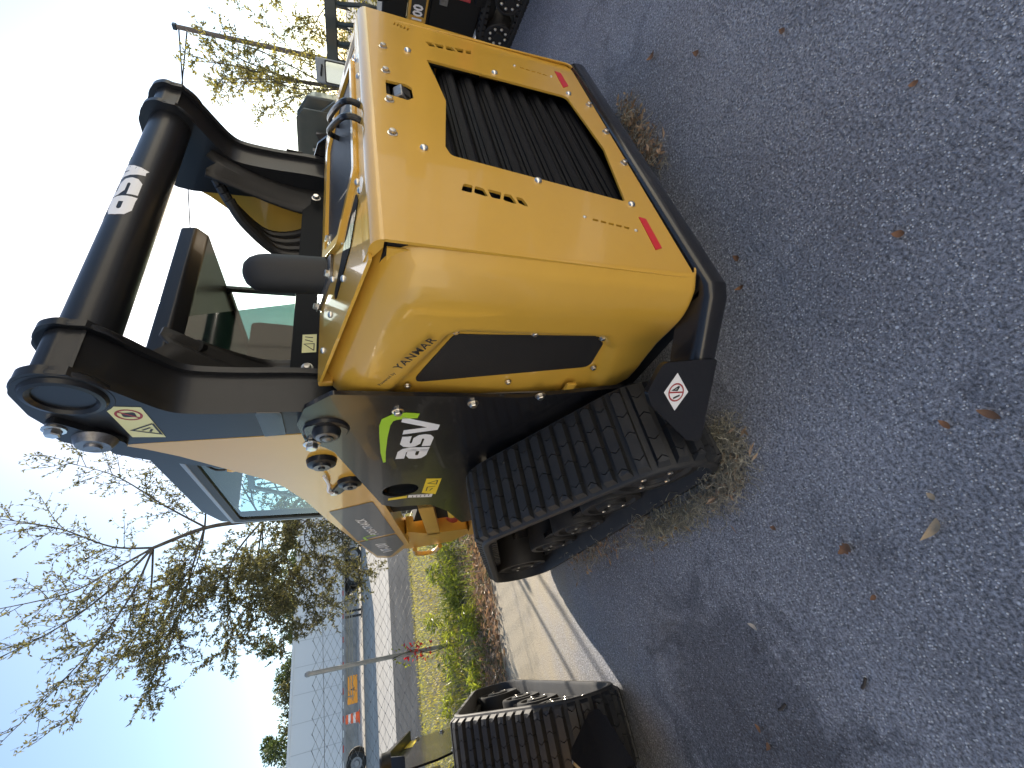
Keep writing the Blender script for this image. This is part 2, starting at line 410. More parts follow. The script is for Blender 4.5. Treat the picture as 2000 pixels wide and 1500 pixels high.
BARS = [bar_mesh(0, BX0+.006, BX1), bar_mesh(1, BX0+.006, BX1)]
def make_track(root, side):
    """side -1 left, +1 right (built on the left and mirrored)"""
    S = Matrix.Scale(-1, 4, (1, 0, 0)) if side > 0 else Matrix.Identity(4)
    def place(o, mtx): o.matrix_local = S @ mtx; return o
    I = Matrix.Identity(4)
    path = loop_path(); n = len(path)
    prof = [(BX0-.004, .002), (BX0+.001, .007), (BX1, .007), (BX1, -.022), (BX0+.010, -.022), (BX0-.004, -.016)]
    mb = M(); rings = []
    fine = loop_path(.03); k = len(fine)
    for i in range(k):
        t = (fine[(i+1) % k]-fine[i-1]).normalized(); nn = Vector((t.y, -t.x))
        rings.append([(x, fine[i].x+nn.x*h, fine[i].y+nn.y*h) for x, h in prof])
    vs = [p for r in rings for p in r]; q = len(prof)
    mb.add(vs, [(i*q+j, i*q+(j+1) % q, ((i+1) % k)*q+(j+1) % q, ((i+1) % k)*q+j) for i in range(k) for j in range(q)])
    belt = place(mb.build('rubber_track', RUB, root, ang=50), I)
    for i in range(n):
        t = (path[(i+1) % n]-path[i-1]).normalized(); nn = Vector((t.y, -t.x))
        b = put('tread_bar', BARS[i % 2], RUB, belt)
        mt = Matrix(((1, 0, 0, 0), (0, t.x, nn.x, path[i].x+nn.x*.005), (0, t.y, nn.y, path[i].y+nn.y*.005), (0, 0, 0, 1)))
        b.matrix_local = mt
    lug = M()                                                   # inside drive lugs, one part
    for i in range(0, n):
        t = (path[(i+1) % n]-path[i-1]).normalized(); nn = Vector((t.y, -t.x)); c = path[i]-nn*.036
        for xx in (-.875, -.755): lug.obox((xx, c.x, c.y), (.022, 0, 0), (0, t.x*.015, t.y*.015), (0, nn.x*.016, nn.y*.016))
    lo = lug.build('drive_lugs', RUB, belt, smooth=False); lo['kind'] = 'stuff'
    # wheels
    def wheel(y, z, r, x=-.930, nb=6, name='bogie_wheel'):
        mb = M()
        mb.lathe([(0, -.205), (r*.94, -.205), (r*.96, -.195), (r, -.01), (r*.97, 0), (r*.80, 0), (r*.76, -.012), (r*.52, -.016), (r*.48, .004), (r*.30, .008), (r*.26, -.004), (0, -.002)], (0, 0, 0), (-1, 0, 0), 30)
        o = place(mb.build(name, MAT, root, ang=40), Matrix.Translation((x, y, z)))
        for j in range(nb):
            a = 2*pi*j/nb+.3
            bolt(o, (-.002 if nb < 8 else .014, r*.39*cos(a), r*.39*sin(a)) if nb < 8 else (.012, r*.62*cos(a), r*.62*sin(a)), (-1, 0, 0), .011 if r > .15 else .008)
        return o
    wheel(TC[0][0]+.005, TC[0][1]-.002, .156, -.940, 4, 'rear_idler_wheel')
    wheel(TC[1][0]-.005, TC[1][1]-.002, .146, -.930, 3, 'front_idler_wheel')
    for y in (.94, 1.27, 1.60): wheel(y, .152, .125, -.915, 3)
    sp = M(); sp.lathe([(0, -.12), (.13, -.12), (.14, 0), (.13, .01), (.07, .01), (.06, .03), (0, .03)], (0, 0, 0), (-1, 0, 0), 28)
    so_ = place(sp.build('drive_sprocket', MAT, root, ang=40), Matrix.Translation((-.84, TC[2][0], TC[2][1])))
    for j in range(9):
        a = 2*pi*j/9; bolt(so_, (-.012, .10*cos(a), .10*sin(a)), (-1, 0, 0), .011)
    fr_ = M().prism(rnd([(.62, .17), (1.95, .17), (1.98, .25), (1.55, .33), (1.22, .42), (1.05, .60), (.93, .60), (.86, .40), (.66, .30)], .03), FX(-.79), 0, -.12)
    fo = place(fr_.build('undercarriage_frame', BLK, root, .006), I)
    for y, z in ((.98, .43), (1.05, .44), (1.02, .40), (1.14, .385), (1.26, .365), (1.40, .345), (1.52, .325), (.74, .27), (1.32, .20), (1.62, .22)):
        bolt(fo, (-.79, y, z), (-1, 0, 0), .012)
    arm_ = M()
    for y in (.94, 1.30): arm_.prism(rnd([(y-.03, .11), (y+.30, .11), (y+.30, .18), (y+.17, .25), (y+.10, .25), (y-.03, .18)], .02), FX(-.895), 0, -.02)
    place(arm_.build('bogie_arm', BLK, root, .004), I)

def side_panel(root, side):
    """the bulged yellow engine-side cover with a recessed screen window"""
    S = -side
    poly = [(.62, 1.085), (.225, .895), (.205, .86), (.212, .455), (.27, .40), (.40, .36), (.62, .33)]
    def inside(y, z):
        c = False; n = len(poly)
        for i in range(n):
            (a, b), (cx, d) = poly[i], poly[i-1]
            if (b > z) != (d > z) and y < (cx-a)*(z-b)/(d-b)+a: c = not c
        return c
    def dist(y, z):
        best = 9
        for i in range(len(poly)):
            a, b = Vector(poly[i-1]), Vector(poly[i]); ab = b-a; t = max(0, min(1, (Vector((y, z))-a).dot(ab)/ab.length_squared))
            best = min(best, (Vector((y, z))-a-ab*t).length)
        return best if inside(y, z) else -best
    rows = []
    NU, NW = 66, 84; L = .555
    for i in range(NU+1):
        u = i/NU*L+.004; row = []
        r_c = .13                                               # rear corner towards the door, front corner
        edge0 = .579 + .060*(1-(1-min(u/.15, 1))**2.2)
        if u > L-.04: edge0 -= .018*((u-(L-.04))/.044)**2
        zb = .272-.10*u if u < .36 else (.234 if u < .44 else .234+(u-.44)*.85)
        zt = 1.054+.29*u
        if u > L-.09: q = (u-(L-.09))/.094; zt -= .075*(1-sqrt(max(0, 1-q*q)))
        rt, rb = .10, .022
        S_ = []                                                 # arc-length style profile: bottom lip, wall, top lip
        for j in range(8):
            a = pi/2*j/7; S_.append((rb*(1-sin(a))+.0, zb+rb*(1-cos(a)), 0))
        nz = NW-8-16
        for j in range(1, nz): S_.append((0, zb+rb+(zt-rt-zb-rb)*j/nz, 1))
        for j in range(10):
            a = pi/2*j/9; S_.append((rt*(1-cos(a)), zt-rt+rt*sin(a), 2))
        for j in range(1, 5): S_.append((rt+.03*j, zt-.002*j, 3))
        for dx, z, k in S_:
            edge = edge0+.027*max(0, (1.05-z)/.77)*max(0, 1-u/.25)
            edge -= .014*max(0, 1-u/.035)**.8
            x = edge-dx-.020*max(0, (z-.75)/.4)**2
            dd = dist(u, z)
            if k <= 2 and dd > -.02:
                t = max(0, min(1, (dd+.012)/.036)); t = t*t*(3-2*t); x -= .023*t
            if z < .42 and u > .0: x -= .012*((.42-z)/.2)**2*max(0, min(1, (u-.12)/.2))
            row.append((S*-x if side > 0 else -x, u, z))
        rows.append(row)
    if side > 0: rows = [[(abs(p[0]), p[1], p[2]) for p in r] for r in rows]
    po = M().grid(rows).build('engine_side_panel', YEL, root, ang=60)
    sol = po.modifiers.new('sheet', 'SOLIDIFY'); sol.thickness = .004; sol.offset = -1 if side < 0 else 1
    if side < 0:
        win = rnd([(.452, .958), (.238, .872), (.234, .45), (.262, .428), (.385, .418)], [.02, .03, .03, .03, .03])
        mb = M(); tri = []
        o = M().prism(win, FX(-.6180), 0, -.006).build('mesh_screen', SCRN, po, .001)
        for y, z in ((.222, .872), (.225, .66), (.240, .447), (.385, .405), (.455, .67), (.462, .970)):
            bolt(po, (-.6205, y, z), (-1, 0, 0), .0085)
        # two pin hinges
        for z in (.915, .435):
            y = .525 if z > .6 else .495
            h = M(); h.tube([(-.642, y, z-.045), (-.642, y, z+.0)], .0115, 10); h.build('hinge', BLK, po)
            h = M(); h.tube([(-.642, y, z+.002), (-.642, y, z+.042)], .0115, 10); h.box((-.642, y-.045, z+.006), (-.632, y, z+.040)); h.build('hinge', YEL, po, .002)
        # lettering following the recess edge
        ln = Vector((0, .29-.445, .905-1.005)); ln = ln.normalized(); up_ = Vector((-1, 0, 0)).cross(ln); up_ = -up_ if up_.z < 0 else up_
        fr = (Vector((-.6465, .348, 1.000)), ln, up_, (-1, 0, 0))
        t = text_mesh('YANMAR', .031, fr, .0, spacing=1.14, bold=.0007, width=1.05); put('lettering', t, DBLK, po)
        fr = (Vector((-.6455, .422, 1.046)), ln, up_, (-1, 0, 0))
        t = text_mesh('Powered by', .014, fr, .0, bold=.0002); put('lettering', t, DBLK, po)
        mb = M().flat(circ((0, 0), .022, 4), ((-.612, .385, .296), (0, 1, 0), (-.10, 0, 1), (-1, 0, -.1)), .006); mb.build('sticker', PYEL, po, smooth=False)

def build_loader():
    MATD = mat('bracket_black', (.007, .008, .009), .6, spec=.15)
    root = empty('track_loader')
    I = Matrix.Identity(4)
    # chassis core that closes the inside
    c = M(); c.box((-.54, .10, .22), (.54, 2.15, .80)); c.box((-.50, .12, .80), (.50, .62, 1.02)); c.box((-.60, .62, .62), (.60, 1.7, .98))
    c.box((-.60, .03, .17), (.60, 1.0, .262)); c.build('chassis', DARK, root, smooth=False)
    # ---------------- rear door
    outline = rnd([(-.577, 1.048), (-.607, .278), (.607, .266), (.622, 1.048)], [0, .035, .05, 0])
    grille = rnd([(.318, .872), (.195, .856), (.062, .842), (-.19, .876), (-.228, .866), (-.306, .372), (-.02, .337), (.10, .349), (.312, .372)], [.008, 0, 0, .01, .02, .012, 0, 0, .03])
    latch = rnd([(.108, 1.008), (.027, 1.010), (.016, .954), (.036, .937), (.096, .937), (.109, .953)], .004)
    cells = [[(-.374, .862), (-.344, .851), (-.346, .829), (-.378, .837)], [(-.376, .831), (-.347, .823), (-.351, .804), (-.385, .796)],
             [(-.351, .793), (-.357, .758), (-.387, .767), (-.384, .789)], [(-.388, .760), (-.358, .750), (-.362, .733), (-.398, .725)], [(-.364, .722), (-.369, .704), (-.404, .694), (-.391, .720)]]
    cells = [rnd(q, .005, 2) for q in cells]
    cellsR = [[(.088-x, z) for x, z in q] for q in cells]
    dash = []
    for k in range(5):
        for x0, x1, sg in ((-.412, -.434, 1), (.459, .452, -1)):
            t0, t1 = .10+k*.165, .10+k*.165+.115
            a = Vector((x0+(x1-x0)*t0, .534-.138*t0)); b = Vector((x0+(x1-x0)*t1, .534-.138*t1))
            dash.append([(a.x-.0045, a.y), (a.x+.0045, a.y-.004), (b.x+.0045, b.y-.004), (b.x-.0045, b.y)])
    lv = [[(.543-.0042*k-.013, .961-.0108*k), (.543-.0042*k+.012, .956-.0108*k), (.543-.0042*k+.013, .951-.0108*k), (.543-.0042*k-.012, .956-.0108*k)] for k in range(5)]
    mb = M().prism([outline, grille, latch]+cells+cellsR+dash+lv, FD, -.007, 0.)
    dr = mb.build('rear_door', YEL, root, .0022)
    lip = M(); prof = []                                         # rolled top edge, hood side flange
    for j in range(9):
        a = pi/2*j/8*.98; r = .034; prof.append((r-r*cos(a), 1.046+r*sin(a)*.9))
    prof += [(.052, 1.083), (.060, 1.086), (.062, 1.080), (.05, 1.07), (.02, 1.048)]
    rows = [[(x, y, z) for y, z in prof] for x in (-.579, -.577, 0, .62, .622)]
    lip.grid(rows); lip.add([r for r in rows[0]], [tuple(range(len(prof)))]); lip.add([r for r in rows[-1]], [tuple(range(len(prof)))])
    lip.build('door_top_edge', YEL, dr, ang=45)
    fl = M(); fl.prism([(-.6, .30), (-.577, 1.04), (-.572, 1.04), (-.595, .30)], FD, -.055, -.021); fl.build('door_side_flange', YEL, dr)
    # door pieces
    for x, z in ((-.218, .933), (-.277, .638), (-.316, .356), (.335, .356), (.350, .637), (.346, .928)): bolt(dr, door_pt(x, z), (0, -1, 0), .011, 'dome')
    for x, z in ((-.09, .290), (.097, .288), (.281, .290), (.325, 1.004), (.161, 1.005), (-.009, 1.004), (-.176, 1.006)): bolt(dr, door_pt(x, z), (0, -1, 0), .0105)
    for x, z in ((-.410, .541), (-.437, .393), (.459, .539), (.4515, .393)): bolt(dr, door_pt(x, z), (0, -1, 0), .005, 'dome')
    for q in ([(-.374, .357), (-.379, .335), (-.500, .338), (-.511, .363)], [(.511, .362), (.507, .337), (.404, .336), (.378, .365)]):
        M().prism(q, FD, .0005, .002).build('reflector', REFL, dr, smooth=False)
    lt = M(); lt.obox((.064, .030, .978), (.031, 0, 0), (0, .02, .006), (0, -.004, .012)); lt.obox((.064, .022, .963), (.028, 0, 0), (0, .008, .012), (0, -.02, .016))
    lo = lt.build('door_latch', STEEL, dr, .004)
    M().obox((.064, .003, .957), (.019, 0, 0), (0, .002, .003), (0, -.006, .012)).build('latch_pad', DBLK, lo, .001)
    bx = M(); bx.box((-.02, .05, .90), (.15, .055, 1.03)); bx.build('latch_recess', DARK, dr)
    for x0, x1 in ((-.415, -.330), (.415, .50)):
        M().box((x0, .052, .67), (x1, .058, .89)).build('vent_backing', FINS if x0 < 0 else DARK, dr)
    M().box((-.47, .05, .33), (-.39, .055, .6)).build('vent_backing', DARK, dr); M().box((.41, .05, .33), (.49, .055, .6)).build('vent_backing', DARK, dr)
    # ---------------- louvred grille
    gr = M().box((-.36, .115, .31), (.36, .125, .91)).build('grille', DARK, root)
    def louver():
        mb = M(); rows = []
        for i in range(14):
            x = -.345+.69*i/13; bow = .006*(1-(x/.345)**2)
            rows.append([(x, .062, .064), (x, .058, .060), (x, .054, .060), (x, .050, .052), (x, .044, .051), (x, .040, .043), (x, .035, .042), (x, .031, .032), (x, .030, .022), (x, .036, .012), (x, .062, .004)])
        mb.grid(rows); return mb.mesh('louver', ang=20)
    LV = louver()
    for k in range(9):
        o = put('louver', LV, PERF, gr); o.location = (0, .012-.002*k, .322+.0635*k)
    # ---------------- hood
    hd = M().prism(rnd([(-.598, .040), (-.606, .50), (.606, .50), (.606, .040)], [.004, .03, .03, .004]), FH, .003, .010)
    ho = hd.build('hood', YEL, root, .004)
    M().prism([(-.57, .0), (-.575, .5), (.575, .5), (.575, .0)], FH, -.06, -.02).build('hood_inner', DARK, ho)
    bp = rnd([(-.235, .085), (-.315, .235), (-.20, .400), (.36, .400), (.42, .23), (.36, .085)], .02)
    M().prism(bp, FH, .0101, .0135).build('hood_screen', SCRN, ho, .001)
    fm = rnd([(-.245, .075), (-.33, .24), (-.21, .412), (.37, .412), (.435, .23), (.372, .075)], .025)
    M().prism([fm, rnd([(-.225, .093), (-.303, .235), (-.195, .388), (.35, .388), (.405, .23), (.348, .093)], .02)], FH, .0101, .024).build('screen_frame', YEL, ho, .003)
    sm = rnd([(-.345, .088), (-.43, .16), (-.475, .30), (-.44, .31), (-.325, .17), (-.30, .10)], .012)
    M().prism(sm, FH, .0101, .0125).build('hood_screen', PERF, ho, .001)
    for x, t in ((-.325, .075), (-.262, .095), (-.318, .24), (-.36, .34), (-.47, .36), (-.465, .23), (-.53, .44), (.33, .06), (.40, .08), (.44, .12), (.46, .2), (.2, .05), (.05, .05)):
        bolt(ho, hood_pt(x, t, .010), HN, .009, 'dome')
    sl_ = M()
    for k in range(3): sl_.prism(rnd([(.46+.03*k, .06), (.485+.03*k, .06), (.54+.02*k, .2), (.515+.02*k, .2)], .008), FH, .0101, .0115)
    sl_.build('hood_slots', DARK, ho)
    for x0 in (.015, -.065):
        path = spline([hood_pt(x0, .045, .0), hood_pt(x0+.004, .045, .030), hood_pt(x0+.02, .065, .052), hood_pt(x0+.16, .17, .055), hood_pt(x0+.27, .250, .045), hood_pt(x0+.29, .265, .006)], 6)
        M().tube(path, .0085, 9).build('grab_handle', ARM, ho)
    # rear cross bracket under the lift arms
    br = M().prism([(-.60, 1.185), (-.60, 1.275), (-.48, 1.30), (.36, 1.297), (.40, 1.268), (.60, 1.262), (.615, 1.225), (.60, 1.195)], ((0, .52, 0), (1, 0, 0), (0, .10, 1), (0, -1, .1)), 0, .012)
    bo = br.build('cross_bracket', MATD, root, .002)
    bolt(bo, (.40, .605, 1.245), (0, -1, 0), .014); bolt(bo, (-.44, .625, 1.25), (0, -1, 0), .014)
    wl = M().flat([(-.375, 1.225), (-.375, 1.268), (-.30, 1.268), (-.30, 1.225)], ((0, .52, 0), (1, 0, 0), (0, .10, 1), (0, -1, .1)), .0135).build('warning_label', PYEL, bo, smooth=False)
    strokes(M(), [[(-.368, 1.232), (-.340, 1.232), (-.340, 1.262), (-.368, 1.232)], [(-.332, 1.236), (-.322, 1.26)], [(-.315, 1.236), (-.310, 1.26)]], .003, ((0, .52, 0), (1, 0, 0), (0, .10, 1), (0, -1, .1)), .0142).build('label_print', DBLK, wl, smooth=False)
    rl = M(); rl.prism([(-.6, 1.165), (-.6, 1.203), (.6, 1.203), (.6, 1.165)], ((0, .47, 0), (1, 0, 0), (0, 0, 1), (0, -1, 0)), -.02, 0)
    rl.build('hood_rear_rail', YEL2, root, .004)
    # exhaust stack
    ex = M().tube([(-.262, .405, 1.15), (-.260, .407, 1.25), (-.256, .412, 1.335), (-.254, .416, 1.357), (-.253, .418, 1.376), (-.252, .420, 1.390), (-.2515, .421, 1.398), (-.2515, .421, 1.4)], [.055, .055, .055, .053, .046, .034, .018, .003], 26)
    eo = ex.build('exhaust_stack', MAT, root)
    M().prism(rnd([(-.345, .335), (-.345, .50), (-.17, .50), (-.17, .335)], .02), FH, .0102, .018).build('exhaust_flange', STEEL, eo, .002)
    for x, t in ((-.33, .35), (-.185, .35), (-.33, .49)): bolt(eo, hood_pt(x, t, .018), HN, .012)
    # ---------------- side panels
    side_panel(root, -1); side_panel(root, 1)
    # ---------------- frame side plates with the maker's lettering
    FP = -.655
    outl = [sx(p, -.62, FP) for p in [(.50, 1.17), (.57, 1.245), (.66, 1.275), (.79, 1.262), (.825, 1.215), (.87, 1.185), (1.50, 1.01), (1.555, .95), (1.585, .77), (1.74, .66), (2.02, .53), (1.98, .42), (1.35, .52), (.95, .48), (.70, .16), (.60, .10), (.50, .12), (.555, .60)]]
    outl = rnd(outl, [.02, .02, .03, .03, .02, .05, .03, .05, .05, .02, .02, .02, .02, .1, .03, .02, .02, .0])
    hole = circ(sx((1.325, .935), -.62, FP), .075, 24)
    for sgn in (-1, 1):
        fr = FX(FP) if sgn < 0 else FX(-FP, 1)
        po = M().prism([outl, hole], fr, -.014, 0).build('frame_plate', BLK, root, .002)
        M().prism(circ(sx((1.325, .935), -.62, FP), .09), fr, -.09, -.05).build('plate_recess', DARK, po)
        for p in ((.607, .988), (.577, .755), (.544, .531)):
            y, z = sx(p, -.62, FP); bolt(po, (sgn*-FP, y, z), (sgn, 0, 0), .014)
        for (p, r) in (((.70, 1.196), .040),):
            y, z = sx(p, -.62, FP); b = M().lathe([(0, .035), (r*.45, .035), (r*.5, .028), (r*.8, .028), (r*.9, .024), (r, .010), (r*1.5, .008), (r*1.6, 0)], (0, 0, 0), (sgn, 0, 0), 28)
            o = b.build('pivot_pin', ARM, po, ang=30); o.location = (-FP*sgn, y, z)
            q = M().lathe([(r*.75, .0285), (r*.5, .0295), (r*.22, .037), (.001, .037)], (0, 0, 0), (sgn, 0, 0), 24).build('pin_face', STEEL, o); 
            cap = M().prism(rnd([(y-.062, z-.005), (y-.035, z+.058), (y+.03, z+.055), (y+.085, z+.062), (y+.085, z+.03), (y+.05, z-.045), (y-.01, z-.06)], .025), (FX(FP) if sgn < 0 else FX(-FP, 1)), .0005, .010).build('pin_keeper', BLK, po, .004)
            bolt(po, (sgn*-FP+sgn*.012, y+.065, z+.045), (sgn, 0, 0), .02)
        if sgn < 0:
            y0, z0 = sx((.985, .865), -.62, FP); y1, z1 = sx((.67, .833), -.62, FP)
            ux = Vector((0, -1, -.07)).normalized(); uy = Vector((0, -.02, 1)).normalized()
            logo(po, ((FP, y0, z0), ux, uy, (-1, 0, 0)), .106, 'logo', True, .0012)
            fs = FX(FP)
            q = [sx(p, -.62, FP) for p in ((1.21, .833), (1.225, .765), (1.43, .765), (1.39, .835))]
            d = M().flat(q, fs, .001).build('warning_label', DYEL, po, smooth=False)
            strokes(M(), [[(q[0][0]+.03, q[0][1]-.05), (q[0][0]+.055, q[0][1]-.012), (q[0][0]+.075, q[0][1]-.05), (q[0][0]+.03, q[0][1]-.05)], [(q[0][0]+.10, q[0][1]-.05), (q[0][0]+.10, q[0][1]-.015), (q[0][0]+.15, q[0][1]-.015)], [(q[0][0]+.12, q[0][1]-.04), (q[0][0]+.15, q[0][1]-.03)]], .005, fs, .0016).build('label_print', DBLK, d, smooth=False)
            q = [sx(p, -.62, FP) for p in ((1.40, .895), (1.42, .78), (1.465, .78), (1.435, .895))]
            d = M().flat(q, fs, .001).build('white_label', WHITE, po, smooth=False)
            strokes(M(), [[(q[0][0]+.015, q[0][1]-.02-.018*k), (q[0][0]+.040, q[0][1]-.02-.018*k)] for k in range(5)], .004, fs, .0016).build('label_print', GRYD, d, smooth=False)
            q = [sx(p, -.62, FP) for p in ((1.415, .985), (1.405, .90), (1.437, .90), (1.445, .985))]
            M().flat(q, fs, .001).build('warning_label', DYEL, po, smooth=False)
    # lower pivot lugs and tag on the plate
    for sgn in (-1, 1):
        M().lathe([(.05, -.05), (.05, .02), (.042, .026), (.02, .026), (.018, .01), (0, .01)], (sgn*.66, .56, .215), (sgn, 0, 0), 22).build('pivot_lug', BLK, root, ang=40)
    bolt(root, (-.700, .50, .36), (-1, 0, 0), .016)
    tg = M().prism([(.452, .278), (.462, .338), (.500, .345), (.492, .285)], FX(-.716), 0, .0015).build('lift_point_tag', WHITE, root, smooth=False)
    strokes(M(), [[(.468, .292), (.470, .308), (.484, .310), (.482, .294), (.468, .292)], [(.474, .324), (.486, .326)]], .003, FX(-.716), .002).build('tag_print', DBLK, tg, smooth=False)
    # ---------------- bumper with swept wings
    bu = M(); secs = [(.945, .336), (.80, .195), (.635, .0)]
    plan = [(-.905, .290), (-.772, .150), (-.66, .022), (-.625, .002), (.625, .002), (.66, .022), (.772, .150), (.905, .290)]
    prof = [(-.10, .262), (-.034, .262), (-.018, .260), (-.008, .254), (-.002, .244), (.0, .230), (.0, .210), (-.004, .197), (-.018, .190), (-.05, .190), (-.05, .198), (-.022, .204), (-.10, .235)]
    zsc = [.60, 1.0, 1, 1, 1, 1, 1.0, .60]
    rows = []
    for i, p in enumerate(plan):
        t = (Vector(plan[min(i+1, 7)])-Vector(plan[max(i-1, 0)])).normalized(); out = Vector((t.y, -t.x))
        rows.append([(p[0]+out.x*h, p[1]+out.y*h, .19+(z-.19)*zsc[i]) for h, z in prof])
    bu = M(); n = len(prof)
    fine_rows = []
    bu.grid([r+[r[0]] for r in rows]); bu.add(rows[0], [tuple(range(n))]); bu.add(rows[-1], [tuple(range(n))])
    bmp = bu.build('rear_bumper', BLK, root, ang=28)
    for sgn in (-1, 1):
        d = Vector((-.176*-sgn*-1, .186, 0)).normalized() if False else Vector((sgn*.687, .727, 0)); nn = Vector((sgn*.727, -.687, 0))
        fr = (Vector((sgn*.772, .150, 0))+nn*.001, d, (0, 0, 1), nn)
        M().prism(rnd([(-.01, .20), (.0, .375), (.075, .412), (.11, .395), (.215, .262), (.222, .212)], [.01, .03, .02, .03, .015, .015]), fr, -.008, .008).build('bumper_wing', BLK, bmp, .002)
        if sgn < 0:
            nd = M().flat([(.026, .327), (.077, .362), (.128, .319), (.078, .283)], fr, .0092).build('no_step_decal', WHITE, bmp, smooth=False)
            strokes(M(), [circ((.078, .323), .023, 21)[:]+[circ((.078, .323), .023, 21)[0]], [(.078, .300), (.078, .346)]], .004, fr, .0098).build('decal_print', DRED, nd, smooth=False)
            strokes(M(), [[(.062, .315), (.072, .335), (.072, .32), (.062, .315)], [(.086, .31), (.094, .33)]], .005, fr, .0096).build('decal_print', DBLK, nd, smooth=False)
    # ---------------- lift arms
    AX = -.635
    A = lambda pts: [sx(p, -.65, AX) for p in pts]
    # rear tower (black) and forward arm (yellow)
    tower = A([(.345, 1.655), (.372, 1.635), (.41, 1.605), (.455, 1.575), (.50, 1.54), (.52, 1.50), (.53, 1.40), (.535, 1.24), (.56, 1.10), (.655, 1.10), (.66, 1.30), (.665, 1.69), (.655, 1.745), (.60, 1.770), (.50, 1.785), (.41, 1.775), (.35, 1.74), (.335, 1.70)])
    fwd = A([(.667, 1.20), (.668, 1.69), (.70, 1.645), (.76, 1.585), (.87, 1.50), (.98, 1.415), (1.07, 1.365), (1.25, 1.31), (1.49, 1.26), (2.49, 1.015), (2.55, .955), (2.53, .905), (2.26, .825), (1.42, 1.00), (.85, 1.08)])
    for sgn in (-1, 1):
        fr = FX(AX) if sgn < 0 else FX(-AX, 1)
        re_ = spline(tower[0:9], 4); tp_ = rnd(tower[9:], [.02, 0, .03, .03, .04, .04, .05, .05, .04][:len(tower)-9], 6)
        tpoly = [tuple(p) for p in [Vector(q).to_2d() for q in re_]]+tp_
        cen = Vector((sum(p[0] for p in tpoly)/len(tpoly), sum(p[1] for p in tpoly)/len(tpoly)))
        tw = M().prism(tpoly, fr, -.022, 0).build('arm_tower', ARM, root, .005)
        M().prism(tpoly, fr, -.150, -.132).build('inner_cheek', ARM, tw, .004)
        ins = []
        for i, p in enumerate(tpoly):
            t = (Vector(tpoly[(i+1) % len(tpoly)])-Vector(tpoly[i-1])).normalized(); q = Vector(p)+Vector((-t.y, t.x))*.016
            ins.append(tuple(q))
        M().prism(ins, fr, -.132, -.022).build('tower_box', ARM, tw, 0., ang=25)
        fa = M().prism(rnd(fwd, [0]*7+[.1, .1, .02, .02, .03, .02, .05, .05], 3), fr, -.125, -.001).build('lift_arm', YEL, root, .005)
        # tower flange at the front inner side
        fl_ = [sx(p, -.5, -.55) for p in [(.86, 1.80), (.94, 1.865), (1.02, 1.862), (1.09, 1.785), (1.20, 1.60), (1.26, 1.52), (1.1, 1.52), (.9, 1.6)]]
        if sgn < 0: M().prism(rnd(fl_, .02), FX(-.55) if sgn < 0 else FX(.60, 1), -.02, 0).build('arm_flange', ARM, tw, .003)
        # cross tube ring on the outside
        c = sx((.425, 1.69), -.65, AX)
        rg = M().lathe([(.0, -.004), (.050, -.004), (.052, .006), (.060, .012), (.069, .010), (.074, 0)], (0, 0, 0), (sgn, 0, 0), 32).build('tube_collar', ARM, tw, ang=30)
        rg.location = (sgn*-AX, c[0], c[1])
        M().lathe([(.052, .0), (.060, .012)], (0, 0, 0), (sgn, 0, 0), 32)
        # upper pivot: raised keeper plate with pin
        kp = A([(.535, 1.775), (.60, 1.77), (.66, 1.72), (.665, 1.665), (.625, 1.655), (.55, 1.71), (.50, 1.745)])
        k_ = M().prism(rnd(kp, .025), fr, .0005, .016).build('pin_keeper', ARM, tw, .004)
        y, z = A([(.60, 1.705)])[0]
        pn = M().lathe([(0, .042), (.016, .042), (.018, .036), (.034, .036), (.040, .026), (.044, .016)], (0, 0, 0), (sgn, 0, 0), 24).build('pivot_pin', STEEL, k_, ang=30); pn.location = (sgn*-AX, y, z)
        y, z = A([(.54, 1.755)])[0]; bolt(k_, (sgn*(-AX+.016), y, z), (sgn, 0, 0), .018)
        # collar patch above the hood bracket
        y, z = A([(.60, 1.325)])[0]
        M().prism(rnd(A([(.525, 1.355), (.66, 1.355), (.655, 1.30), (.53, 1.295)]), .004), fr, .0005, .004).build('weld_patch', BLK, tw, .001)
        if sgn < 0:
            q = A([(.47, 1.645), (.48, 1.578), (.635, 1.578), (.625, 1.645)]); fs = FX(AX)
            d = M().flat(q, fs, .001).build('warning_label', PYEL, tw, smooth=False)
            cx, cy = A([(.512, 1.612)])[0]; cc = circ((cx, cy), .024, 22)
            strokes(M(), [cc+[cc[0]], [(cx-.017, cy+.017), (cx+.017, cy-.017)]], .005, fs, .0018).build('label_print', DRED, d, smooth=False)
            M().flat(rnd([(cx-.012, cy-.015), (cx+.012, cy-.012), (cx+.010, cy+.014), (cx-.01, cy+.012)], .006), fs, .0014).build('label_print', DBLK, d, smooth=False)
            tx, ty = A([(.588, 1.607)])[0]
            strokes(M(), [[(tx-.030, ty-.026), (tx+.028, ty-.026), (tx, ty+.026), (tx-.030, ty-.026)], [(tx-.01, ty-.015), (tx+.002, ty+.006)], [(tx-.002, ty-.016), (tx+.012, ty-.008)]], .005, fs, .0018).build('label_print', DBLK, d, smooth=False)
            # model decal on the forward arm
            f2 = FX(AX-.0)
            B = lambda pts: [sx(p, -.655, AX) for p in pts]
            M().flat(rnd(B([(1.40, 1.235), (1.33, 1.055), (1.90, .93), (1.97, 1.125)]), .01), f2, .0012).build('model_decal', GRYD, fa, smooth=False)
            M().flat(rnd(B([(2.0, 1.12), (1.93, .925), (2.20, .862), (2.47, .93), (2.40, 1.015)]), .01), f2, .0012).build('model_decal', GRYD, fa, smooth=False)
            dirv = Vector((0, -1, .235)).normalized(); upv = Vector((0, -.04, 1)).normalized()
            t = text_mesh('POSI-TRACK', .060, ((AX, 1.955, 1.015), dirv, upv, (-1, 0, 0)), .002, bold=.001, width=1.0); put('lettering', t, WHITE, fa)
